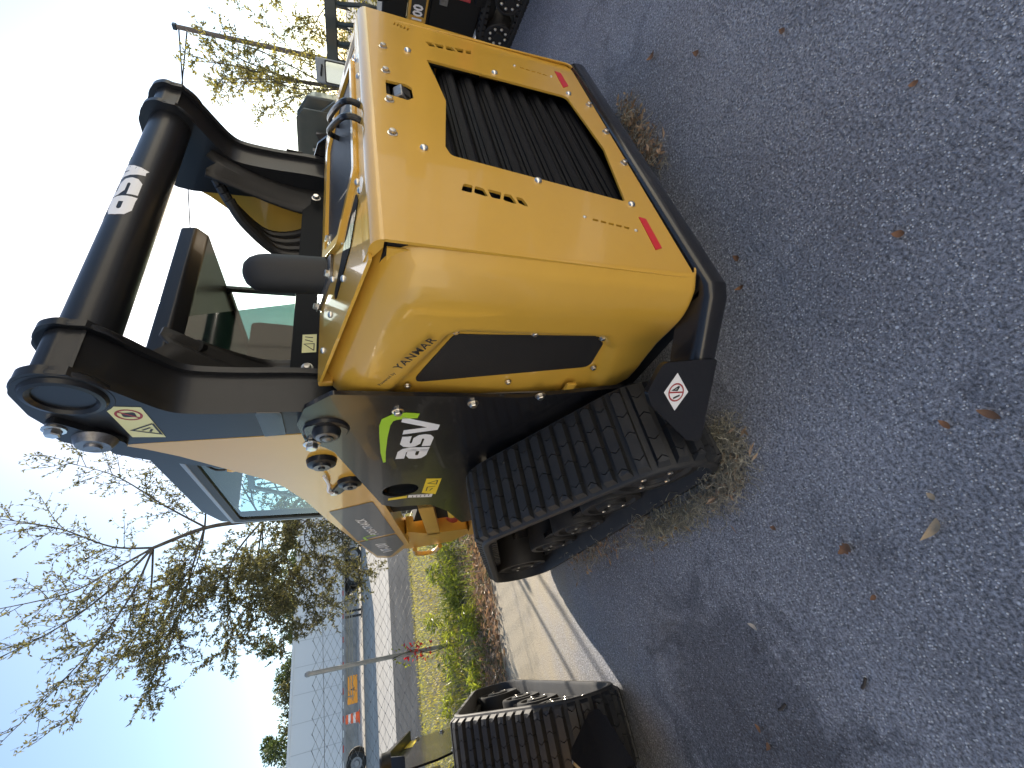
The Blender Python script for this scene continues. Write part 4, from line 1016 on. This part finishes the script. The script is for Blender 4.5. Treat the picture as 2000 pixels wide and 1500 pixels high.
tr_ = limb(tk, [base, V((1.06, 7.10, .9)), V((1.14, 7.06, 1.9)), V((1.16, 7.06, 2.84)), V((1.13, 7.06, 3.4)), V((.95, 7.12, 4.01))], .048, .024, 10)
F0 = V((.95, 7.12, 4.01)); F1 = V((1.15, 7.06, 3.38)); F2 = V((1.15, 7.06, 2.6)); F3 = V((1.12, 7.07, 1.9))
limbs = [([F0, V((.76, 7.3, 4.5)), V((.55, 7.4, 5.0)), V((.44, 7.25, 5.75))], .026), ([F0, V((.45, 7.2, 4.45)), V((.1, 7.3, 4.95)), V((-.15, 7.36, 5.55))], .026),
 ([F0, V((.3, 7.0, 4.1)), V((-.3, 7.2, 4.5)), V((-1.05, 7.44, 5.23))], .022), ([F0, V((1.1, 7.3, 4.6)), V((1.4, 7.1, 5.2)), V((1.6, 6.94, 5.9))], .024),
 ([F1, V((1.5, 6.9, 3.9)), V((1.95, 6.7, 4.5)), V((2.2, 6.65, 5.1))], .022), ([F1, V((1.6, 7.2, 3.5)), V((2.0, 6.9, 3.8)), V((2.3, 6.7, 4.5))], .02),
 ([F1, V((.6, 7.2, 3.5)), V((-.1, 7.3, 3.6)), V((-.86, 7.43, 3.75))], .022), ([F0, V((.3, 7.6, 4.1)), V((-.3, 7.5, 4.2)), V((-.95, 7.43, 4.65))], .02),
 ([F2, V((.6, 6.9, 2.9)), V((.1, 7.2, 3.0)), V((-.55, 7.41, 2.85))], .022), ([F2, V((.5, 7.5, 2.7)), V((.0, 7.5, 2.6)), V((-.46, 7.4, 2.2))], .02),
 ([F3, V((.7, 6.9, 2.2)), V((.2, 7.1, 2.1)), V((-.25, 7.37, 1.55))], .02), ([F3, V((.8, 7.3, 2.0)), V((.45, 7.3, 1.7)), V((.15, 7.3, 1.1))], .018),
 ([F2, V((1.5, 6.8, 2.8)), V((1.9, 6.8, 3.0)), V((2.3, 6.7, 3.2))], .02), ([F3, V((1.0, 6.7, 2.1)), V((.85, 6.4, 1.9)), V((.6, 6.2, 1.35))], .016),
 ([F2, V((.9, 7.7, 2.7)), V((.5, 8.2, 2.8)), V((.1, 8.5, 2.5))], .018), ([F1, V((.8, 7.7, 3.6)), V((.3, 8.1, 3.9)), V((-.2, 8.4, 4.2))], .018), ([F3, V((1.5, 7.4, 2.0)), V((1.7, 7.5, 1.7)), V((1.9, 7.4, 1.3))], .016)]
for k, (pts, r) in enumerate(limbs):
    q = limb(br, pts, r*.72, r*.18, 6)
    hi = pts[-1].z > 4.4
    twig_system(br, lf, q, .0055, 1, 11.5 if not hi else 9.0, .76 if not hi else .66, (.055, .022, 3.0 if pts[-1].z < 3 else (2.5 if not hi else 1.25)), -.12 if pts[-1].z < 3 else .0, .85, .12)
finish_tree('oak_tree', base, br, lf, 'open crowned olive leaved tree rising beyond the fence behind the loader', 'tree', LF, None, tk)

for x, y, h in ((2.55, 6.35, 3.1), (3.35, 6.75, 3.3)):
    b2, l2, t2 = M(), M(), M(); q = limb(t2, [V((x, y, .05)), V((x+.05, y, h*.5)), V((x-.05, y+.05, h))], .035, .012, 7); twig_system(b2, l2, q, .005, 0, 2.2, .45, (.05, .02, .5), 0., .9, .2)
    finish_tree('sapling', (x, y, .05), b2, l2, 'slim bare sapling beyond the fence, mostly hidden behind the loader', 'tree', LF, 'saplings beyond the fence', t2)
random.seed(5)
def round_tree(name, base, h, r, label, lm, group=None, dens=4.2, nl=9, ls=(.07, .03, 1.), low=.25):
    br, lf, tk = M(), M(), M(); base = V(base)
    top = base+V((U(-.2, .2), U(-.2, .2), h*.62)); tp = limb(tk, [base, base+V((.05, .02, h*.25)), top], .055*h/4+.02, .03*h/4, 8)
    for k in range(nl):
        t = low+(1-low)*k/(nl-1); s = tp[min(len(tp)-1, int(t*(len(tp)-1)))]
        a = k*2.4+U(-.4, .4); e = .15+.75*t; rr = r*U(.75, 1.1)*(1-.45*t*t)
        end = s+V((cos(a)*rr*cos(e), sin(a)*rr*cos(e), (h-s.z+base.z)*.85*t+rr*.25)); mid = s.lerp(end, .5)+V((U(-.2, .2), U(-.2, .2), U(0, .3)))
        q = limb(br, [s, mid, end], .018*h/4, .005, 5); twig_system(br, lf, q, .007, 1, dens, r*.42, ls, -.05, .9, .1)
    return finish_tree(name, base, br, lf, label, 'tree', lm, group, tk)
round_tree('tree', (10.6, 4.6, 0), 4.3, 1.5, 'airy light leaved tree at the right beyond the utility pole', LF2, None, 7.0, 13, (.075, .034, 1.7))
round_tree('tree', (11.6, 2.6, 0), 4.6, 1.6, 'airy light leaved tree standing furthest right behind the rake', LF2, None, 6.8, 13, (.075, .034, 1.6))
for k, (x, y, h) in enumerate(((9.6, 3.7, 1.5), (9.9, 2.9, 1.7), (10.1, 2.1, 1.6))):
    mb, bb = M(), M(); b = V((x, y, 0))
    for i in range(1500): 
        a = U(0, 2*pi); rr = .62*sqrt(random.random()); quad_leaf(mb, b+V((rr*cos(a), rr*sin(a), h*U(.05, 1)*(1-.35*rr))), (U(-1, 1), U(-1, 1), U(-.5, .8)), U(.05, .10), U(.02, .04))
    for i in range(9): a = U(0, 2*pi); bb.tube([b, b+V((.25*cos(a), .25*sin(a), h*.5)), b+V((.45*cos(a), .45*sin(a), h*.9))], [.012, .008, .003], 5)
    t = tag(empty('shrub', b), 'sunlit yellow green shrub seen through the tines of the black rake', 'shrub', 'shrubs behind the rake')
    for o in (mb.build('crown', LF2, t, smooth=False, merge=False), bb.build('branches', BARK, t, merge=False)): o.matrix_local = Matrix.Translation(-b)
# far trees above the trailer
random.seed(9)
def far_tree(x, y, h, r, lm, label):
    b = V((x, y, gz(x, y))); mb, tk = M(), M()
    cl = [V((random.gauss(0, r*.45), random.gauss(0, r*.45), h*U(.28, .95))) for _ in range(16)]
    for c in cl:
        cr = r*U(.28, .5)*(1.15-.5*c.z/h)
        for i in range(330):
            d = V((random.gauss(0, 1), random.gauss(0, 1), random.gauss(0, .8))).normalized(); p = b+c+d*cr*U(.55, 1.05)
            quad_leaf(mb, p, d+V((U(-1, 1), U(-1, 1), U(-1, 1))), U(.14, .34), U(.07, .17))
    limb(tk, [b, b+V((.1, 0, h*.3)), b+V((-.1, .1, h*.7))], .22, .08, 7)
    for k in range(4): limb(tk, [b+V((0, 0, h*.3)), b+V((cos(k*1.6)*r*.3, sin(k*1.6)*r*.3, h*.5)), b+cl[k]], .10, .03, 5)
    t = tag(empty('far_tree', b), label, 'tree', 'trees beyond the trailer')
    for o in (mb.build('crown', lm, t, smooth=False, merge=False), tk.build('trunk', BARK, t, merge=False)): o.matrix_local = Matrix.Translation(-b)
for x, y, h, r in ((13.5, 50, 7.4, 3.), (10.2, 47.5, 7.6, 3.2), (6.6, 48, 8.2, 2.9), (4.4, 46.5, 7.6, 2.2), (.6, 49, 6.4, 2.4), (-1.9, 47.5, 6.6, 2.2), (-4.6, 48.5, 7.6, 2.3), (-7.6, 49, 6.7, 2.5), (-11, 48, 6.8, 3.), (18, 51, 8, 3.4), (23, 50, 7.8, 3.4)):
    far_tree(x, y, h, r, LFD if random.random() < .7 else LF, 'leafy dark green tree of the row showing above the white trailer roof')

# ------------------------------------------------------------------ semi trailer on the road
TW = mat('white_trailer_skin', (.66, .68, .72), .4, bump=(6, .05, .004)); TG = mat('trailer_grey', (.30, .30, .31), .5); TS = mat('trailer_seam', (.50, .52, .55), .5); TD = mat('trailer_dark', (.03, .03, .032), .7)
ty = 30.0; tz = gz(0, ty); tr = tag(empty('semi_trailer', (0, ty, tz)), 'long white box semi trailer parked on the road beyond the fence', 'trailer')
x0, x1 = -8.4, 8.2; zb, zt = 1.12, 3.80
M().box((x0, 0, zb), (x1, 2.55, zt)).build('box_body', TW, tr, .02)
for i in range(13): M().box((x0+.6+1.28*i, -.012, zb+.12), (x0+.63+1.28*i, -.001, zt-.16)).build('panel_seam', TS, tr, smooth=False)
M().box((x0, -.03, zb-.10), (x1, -.002, zb+.07)).build('bottom_rail', TG, tr, .005); M().box((x0, -.03, zt-.11), (x1, -.002, zt+.02)).build('top_rail', TW, tr, .005)
RW = [mat('reflective_red', (.5, .05, .04), .4), mat('reflective_white', (.7, .7, .7), .4)]
for i in range(26): M().box((x0+.2+.63*i, -.036, zb-.02), (x0+.5+.63*i, -.031, zb+.03)).build('reflective_strip', RW[i % 2], tr, smooth=False)
TYR = mat('truck_tyre', (.022, .022, .022), .8)
def wheel_at(p, x, y, z, r=.50):
    o = M().lathe([(.0, -.28), (r*.97, -.28), (r, -.24), (r, -.04), (r*.95, 0), (r*.62, 0), (r*.58, -.06), (r*.3, -.09), (r*.28, -.02), (0, -.02)], (0, 0, 0), (0, -1, 0), 26).build('wheel', TYR, p, ang=40); o.location = (x, y, z)
    c = M().lathe([(r*.57, -.055), (r*.35, -.085), (r*.28, -.015), (0, -.015)], (0, 0, 0), (0, -1, 0), 20).build('rim', TG, o)
for x in (4.2, 5.5, -7.4, -5.05):
    for y in (.03, 2.2): wheel_at(tr, x, y, .5)
M().box((3.2, .4, .75), (6.5, 2.2, 1.0)).build('axle_frame', TD, tr); M().box((3.4, .02, .98), (6.3, .35, 1.03)).build('mud_guard', TD, tr)
M().box((3.35, .05, .25), (3.42, .5, 1.0)).build('mud_flap', TD, tr)
for x in (-2.9,): pass
for x in (1.9, 2.2):
    M().box((x, .4, .12), (x+.12, .55, 1.02)).build('landing_leg', TD, tr); M().box((x-.1, .3, .06), (x+.22, .65, .12)).build('landing_foot', TD, tr)
for k, z in enumerate((.62, .76, .90)): M().box((-2.2, .35, z), (3.2, .40, z+.045)).build('side_rail', mat('rail_%d' % k, (.33, .31, .25), .5), tr, smooth=False)
for x in (-2.1, -.4, 1.3, 3.0): M().box((x, .36, .60), (x+.06, .41, 1.02)).build('rail_bracket', TG, tr, smooth=False)
# roadworks beyond the trailer
bz = gz(0, 40)
wl = tag(M().box((-30, 0, 0), (34, .25, 1.1)).prism([(0, 0), (.6, 0), (.42, .3), (.36, 1.0), (.24, 1.0), (.18, .3)], ((-30, -.2, 0), (0, 1, 0), (0, 0, 1), (1, 0, 0)), 0, 64).build('concrete_barrier', mat('barrier_concrete', (.30, .29, .27), .85, var=(1.5, (.2, .2, .19), .4, .7)), None, .02), 'grey concrete barrier running along the far side of the road under the trailer', 'barrier')
wl.location = (0, 43.5, gz(0, 43.5))
sg = tag(empty('roadwork_board', (-1.9, 38.5, gz(0, 38.5))), 'orange roadwork board with a black pointer seen under the trailer', 'sign')
M().box((-.85, 0, .12), (.85, .04, .80)).build('panel', mat('sign_orange', (.78, .34, .03), .5), sg, .01)
M().flat([(-.10, .32), (.0, .62), (.12, .32), (.05, .32), (.0, .42), (-.03, .32)], ((0, -.003, 0), (1, 0, 0), (0, 0, 1), (0, -1, 0)), 0).build('sign_print', DBLK, sg, smooth=False)
for x in (-.7, .7): M().box((x-.03, .05, -.05), (x+.03, .09, .5)).build('leg', TG, sg)
br_ = tag(empty('traffic_barrel', (-3.55, 38.2, gz(0, 38.2))), 'orange and white striped traffic barrel standing under the trailer edge', 'traffic barrel')
OR = mat('barrel_orange', (.75, .12, .03), .5)
M().lathe([(.40, 0), (.40, .06), (.31, .08), (.30, .30), (.28, .55), (.26, .92), (0, .95)], (0, 0, 0), (0, 0, 1), 20).build('drum', OR, br_)
for z, r in ((.28, .305), (.60, .283)): M().lathe([(r, z), (r-.012, z+.15)], (0, 0, 0), (0, 0, 1), 20).build('reflective_band', RW[1], br_)

# ------------------------------------------------------------------ utility pole with wires
PB = V((19.2, 7.45, 0)); pl = tag(empty('utility_pole', PB), 'thin dark utility pole with two wires, leaning behind the right hand tree', 'utility pole')
M().tube([(0, 0, 0), (.0, .0, 3.5), (0, 0, 6.88)], [.10, .09, .075], 12).build('pole', mat('weathered_pole', (.16, .12, .10), .8), pl)
for z0, dz in ((6.75, .0), (6.50, .25)):
    M().tube([(0, 0, z0), (-.65, 1.52, z0+dz*1.05+.22), (-2.2, 5.1, z0+dz+.8), (-8, 18.6, z0+dz+3.0)], .022, 6).build('wire', HOSE, pl)
M().box((-.09, -.09, 6.80), (.09, .09, 6.93)).build('pole_cap', BLK, pl, .02)

# ------------------------------------------------------------------ machinery at the right of the loader
GB = mat('dark_green_black_paint', (.022, .034, .034), .45, coat=.2, var=(4, (.035, .045, .042), .4, .7))
rk = tag(empty('grapple_rake', (4.45, 1.2, 0)), 'dark steel rake attachment with a row of curved tines at the upper border', 'rake')
h = V((.25, -.97, 0)); 
def R2(a, b, z): return (h.x*a+.97*b, h.y*a+.25*b, z)
mb = M(); mb.obox(R2(.05, .02, 1.275), h*.62, V((.97, .25, 0))*.05, (0, 0, .055)); mb.build('top_beam', GB, rk, .01)
for k in range(7):
    a = -.45+.16*k
    M().tube(spline([R2(a, .02, 1.25), R2(a+.02, -.03, 1.10), R2(a+.05, -.06, .9), R2(a+.03, -.02, .65), R2(a, .05, .35)], 5), [.022]*21, 8).build('tine', GB, rk)
    M().prism([(0, 0), (.07, 0), (.0, -.16)], (R2(a-.03, .0, 1.225), h, (0, 0, 1), (.97, .25, 0)), -.012, .012).build('gusset', GB, rk)
M().obox(R2(.05, .06, .32), h*.62, V((.97, .25, 0))*.04, (0, 0, .05)).build('lower_beam', GB, rk, .01)
for a in (-.5, .6): M().obox(R2(a, .06, .62), h*.04, V((.97, .25, 0))*.04, (0, 0, .62)).build('upright', GB, rk, .006)
mi = tag(empty('cab_mirror', (3.8, 1.53, 0)), 'pale grey boxed mirror head with light glass above the right end of the hood', 'mirror')
mp = D.materials.new('mirror_glass'); mp.use_nodes = True; b_ = mp.node_tree.nodes['Principled BSDF']; b_.inputs['Base Color'].default_value = (.38, .44, .46, 1); b_.inputs['Metallic'].default_value = 1; b_.inputs['Roughness'].default_value = .05
d1 = V((-.36, .93, 0)); d2 = V((.93, .36, 0)); MG = mat('mirror_housing', (.30, .34, .37), .45, coat=.2)
M().obox((0, 0, 1.28), d1*.105, d2*.06, (0, 0, .135)).build('housing', MG, mi, .012)
gl = M().prism(rnd([(-.085, -.13), (-.085, .045), (.085, .045), (.085, -.13)], .015), (V((0, 0, 1.28))-d2*.0605, d1, (0, 0, 1), -d2), 0, .004).build('glass', mp, mi, .001)
fo_ = M().prism([rnd([(-.095, -.14), (-.095, .055), (.095, .055), (.095, -.14)], .018), rnd([(-.083, -.128), (-.083, .043), (.083, .043), (.083, -.128)], .014)], (V((0, 0, 1.28))-d2*.0605, d1, (0, 0, 1), -d2), 0, .010).build('bezel', DBLK, mi, .001)
M().tube([V((0, 0, 1.37))-d2*.066+d1*.04, V((0, 0, 1.37))-d2*.085+d1*.02, V((0, 0, 1.36))-d2*.085-d1*.03, V((0, 0, 1.36))-d2*.066-d1*.05], .008, 7).build('latch', DBLK, mi)
M().tube([(0, .0, 0), (0, 0, 1.15)], .03, 10).build('stand', DBLK, mi)
bk = tag(empty('bucket_attachment', (3.15, 1.75, 0)), 'dark angular steel bucket attachment standing behind the hood', 'bucket')
def at2(px): return px
B1 = [(-.42, 0), (-.42, 1.36), (-.30, 1.50), (-.06, 1.44), (.10, 1.25), (.10, 0)]
M().prism(B1, ((.10, -.10, 0), d1*-1, (0, 0, 1), d2), -.02, .35).build('side_plate', GB, bk, .006)
M().prism([(-.25, 0), (-.25, 1.50), (-.1, 1.60), (.80, 1.62), (.80, 0)], ((.25, .12, 0), d1, (0, 0, 1), d2), .0, .75).build('bowl', GB, bk, .02)  # widened and deepened behind the lift arm to shade the asphalt
M().prism([(-.30, 0), (-.30, 1.52), (-.22, 1.585), (.25, 1.60), (.30, 1.35), (.30, 0)], ((-.02, .17, 0), d1, (0, 0, 1), d2), -.02, .05).build('back_plate', GB, bk, .006)
M().prism([(-.10, 1.12), (-.02, 1.42), (.22, 1.30), (.20, 1.1)], ((-.06, .05, 0), d1, (0, 0, 1), d2), -.05, -.03).build('brace_plate', ARM, bk, .004)
for k in range(3): M().obox((-.02-.05*k, .05+.13*k, 1.33+.04*k), d1*.012, d2*.03, (0, 0, .09)).build('rib', STEEL, bk, .003)

# the low tracked machine that stands close on the right
u3 = V((.485, .875, 0)); ang3 = atan2(u3.y, u3.x)-pi/2
CBK = mat('carrier_black', (.009, .009, .010), .45, spec=.25)
T3 = tag(empty('tracked_carrier', (2.22, .33, 0), ang3), 'black low tracked machine with eight bolt wheels, red panel and yellow decal stripe', 'tracked machine')
TCs = TC
TC = [(-1.35, .125, .115), (.20, .125, .115), (-.6, .205, .12)]
p3 = loop_path(.045); k3 = len(p3)
mb = M(); vs_ = []
pr = [(0, .0), (.004, .006), (.28, .006), (.28, -.016), (.004, -.016)]
for i in range(k3):
    t = (p3[(i+1) % k3]-p3[i-1]).normalized(); nn = V((t.y, -t.x)); vs_ += [(x, p3[i].x+nn.x*hh, p3[i].y+nn.y*hh) for x, hh in pr]
mb.add(vs_, [(i*5+j, i*5+(j+1) % 5, ((i+1) % k3)*5+(j+1) % 5, ((i+1) % k3)*5+j) for i in range(k3) for j in range(5)])
b3 = mb.build('rubber_track', RUB, T3, ang=50)
lugm = M().box((0, -.015, 0), (.28, .015, .014)).mesh('tread_bar', smooth=False)
lugi = M().box((.01, -.016, -.04), (.06, .016, -.014)).mesh('drive_lug', smooth=False)
for i in range(k3):
    t = (p3[(i+1) % k3]-p3[i-1]).normalized(); nn = V((t.y, -t.x))
    for me in (lugm, lugi):
        o = put(me.name.split('.')[0], me, RUB, b3); o.matrix_local = Matrix(((1, 0, 0, 0), (0, t.x, nn.x, p3[i].x+nn.x*.006), (0, t.y, nn.y, p3[i].y+nn.y*.006), (0, 0, 0, 1)))
TC = TCs
for y in (.17, -.10, -.36, -.62, -.9, -1.2):
    w3 = M().lathe([(0, -.12), (.098, -.12), (.1, -.11), (.1, -.006), (.094, 0), (.080, 0), (.076, -.010), (.036, -.012), (.032, .004), (0, .004)], (0, 0, 0), (-1, 0, 0), 28).build('road_wheel', MAT, T3, ang=35); w3.location = (.012, y, .112)
    for j in range(8): a = 2*pi*j/8+.2; bolt(w3, (.008, .058*cos(a), .058*sin(a)), (-1, 0, 0), .0085)
M().box((.06, -1.4, .17), (.25, .3, .23)).build('track_frame', CBK, T3, .006)
M().box((.035, -1.5, .27), (.9, 1.7, .60)).build('body', CBK, T3, .012)  # stretched forward out of view to block sun from the asphalt
M().box((.0, -1.3, .262), (.03, -.02, .33)).build('skid_rail', CBK, T3, .004)
M().box((.005, -1.1, .36), (.034, -.02, .455)).build('red_panel', mat('red_paint', (.45, .02, .03), .35, coat=.5), T3, .004)
M().box((.02, -1.6, .60), (.9, .45, .615)).build('deck', CBK, T3, .003)
st3 = M().box((.0, -1.6, .617), (.06, .46, .738)).build('yellow_arm', YEL2, T3, .006)
M().prism([(-.4, .632), (-.4, .722), (.16, .722), (.16, .632)], FX(.0), .0005, .0015).build('decal_panel', DBLK, st3, smooth=False)
t = text_mesh('VT-100', .085, ((0, .335, .648), (0, -1, 0), (0, 0, 1), (-1, 0, 0)), .002, bold=.003); put('lettering', t, WHITE, st3)
strokes(M(), [[(-.02, .712), (-.20, .716), (-.22, .66)]], .014, FX(0), .0019).build('logo_stripe', LIME, st3, smooth=False)
M().box((.04, -1.5, .74), (.5, 1.7, .90)).build('valve_block', CBK, T3, .01)  # hidden forward length added for its shade on the ground
for k in range(6): M().tube(spline([(.03+.03*k, -.9+.15*k, .80), (.02, -.5+.12*k, .90+.02*(k % 3)), (.05, -.1+.05*k, .86), (.1, .25, .80)], 5), .013, 8).build('hydraulic_hose', HOSE, T3)
M().box((.02, -.16, .90), (.06, -.06, .94)).build('yellow_cap', DYEL, T3, .006)
M().lathe([(0, 0), (.03, 0), (.03, .05), (.018, .06), (0, .06)], (.03, .02, .84), (-1, 0, 0), 14).build('fitting', STEEL, T3)
M().box((-.001, -.03, .50), (.034, .04, .55)).build('grey_plate', STEEL, T3, .002)

# unseen building added behind the viewer, bouncing sunlight onto the shaded loader
sh = tag(empty('bounce_building', (0, -8.5, 0)), 'unseen cream clad building added behind the viewer to bounce sunlight', 'building')
CL = mat('cream_cladding', (.74, .69, .58), .6, bump=(3, .1, .01)); RD = mat('roller_door', (.62, .60, .56), .5)
M().box((-17, -6, 0), (19, 0, 5.6)).build('wall', CL, sh, .02)
for i in range(90): M().box((-16.9+.4*i, .001, .2), (-16.84+.4*i, .03, 5.5)).build('cladding_rib', CL, sh, smooth=False) if i % 3 == 0 else None
for x in (-11, -4.5, 2, 8.5):
    d_ = M().box((x, .002, 0), (x+3.6, .05, 3.6)).build('roller_door', RD, sh, .01)
    for k in range(12): M().box((x+.02, .051, .1+.29*k), (x+3.58, .07, .14+.29*k)).build('slat', RD, d_, smooth=False)
M().box((-17.3, -6.3, 5.6), (19.3, .35, 5.85)).build('roof_edge', mat('roof_brown', (.20, .13, .09), .6), sh, .02)

wg = tag(empty('bounce_wing', (-11.5, 0, 0)), 'unseen pale clad wing added at the left to bounce sunlight', 'building')  # wing added out of view to brighten the yellow side panel
M().box((-8, -14, 0), (0, .8, 5.2)).build('wall', CL, wg, .02)
for y in (-11.5, -6.8, -2.6): M().box((.002, y-1.6, 0), (.05, y+1.6, 3.4)).build('roller_door', RD, wg, .01)
M().box((-8.3, -14.2, 5.2), (.3, 1.1, 5.42)).build('roof_edge', D.materials['roof_brown'], wg, .02)

M().prism([(-.95, 0), (-.95, 1.25), (-.45, 1.25), (-.35, 1.16), (.15, 1.16), (.25, .9), (.25, 0)], ((0, 1.32, 0), (1, 0, 0), (0, 0, 1), (0, 1, 0)), 0, .12).build('sun_blocker', CBK, T3, .008)  # hidden slab added to keep the sun off the right-hand asphalt
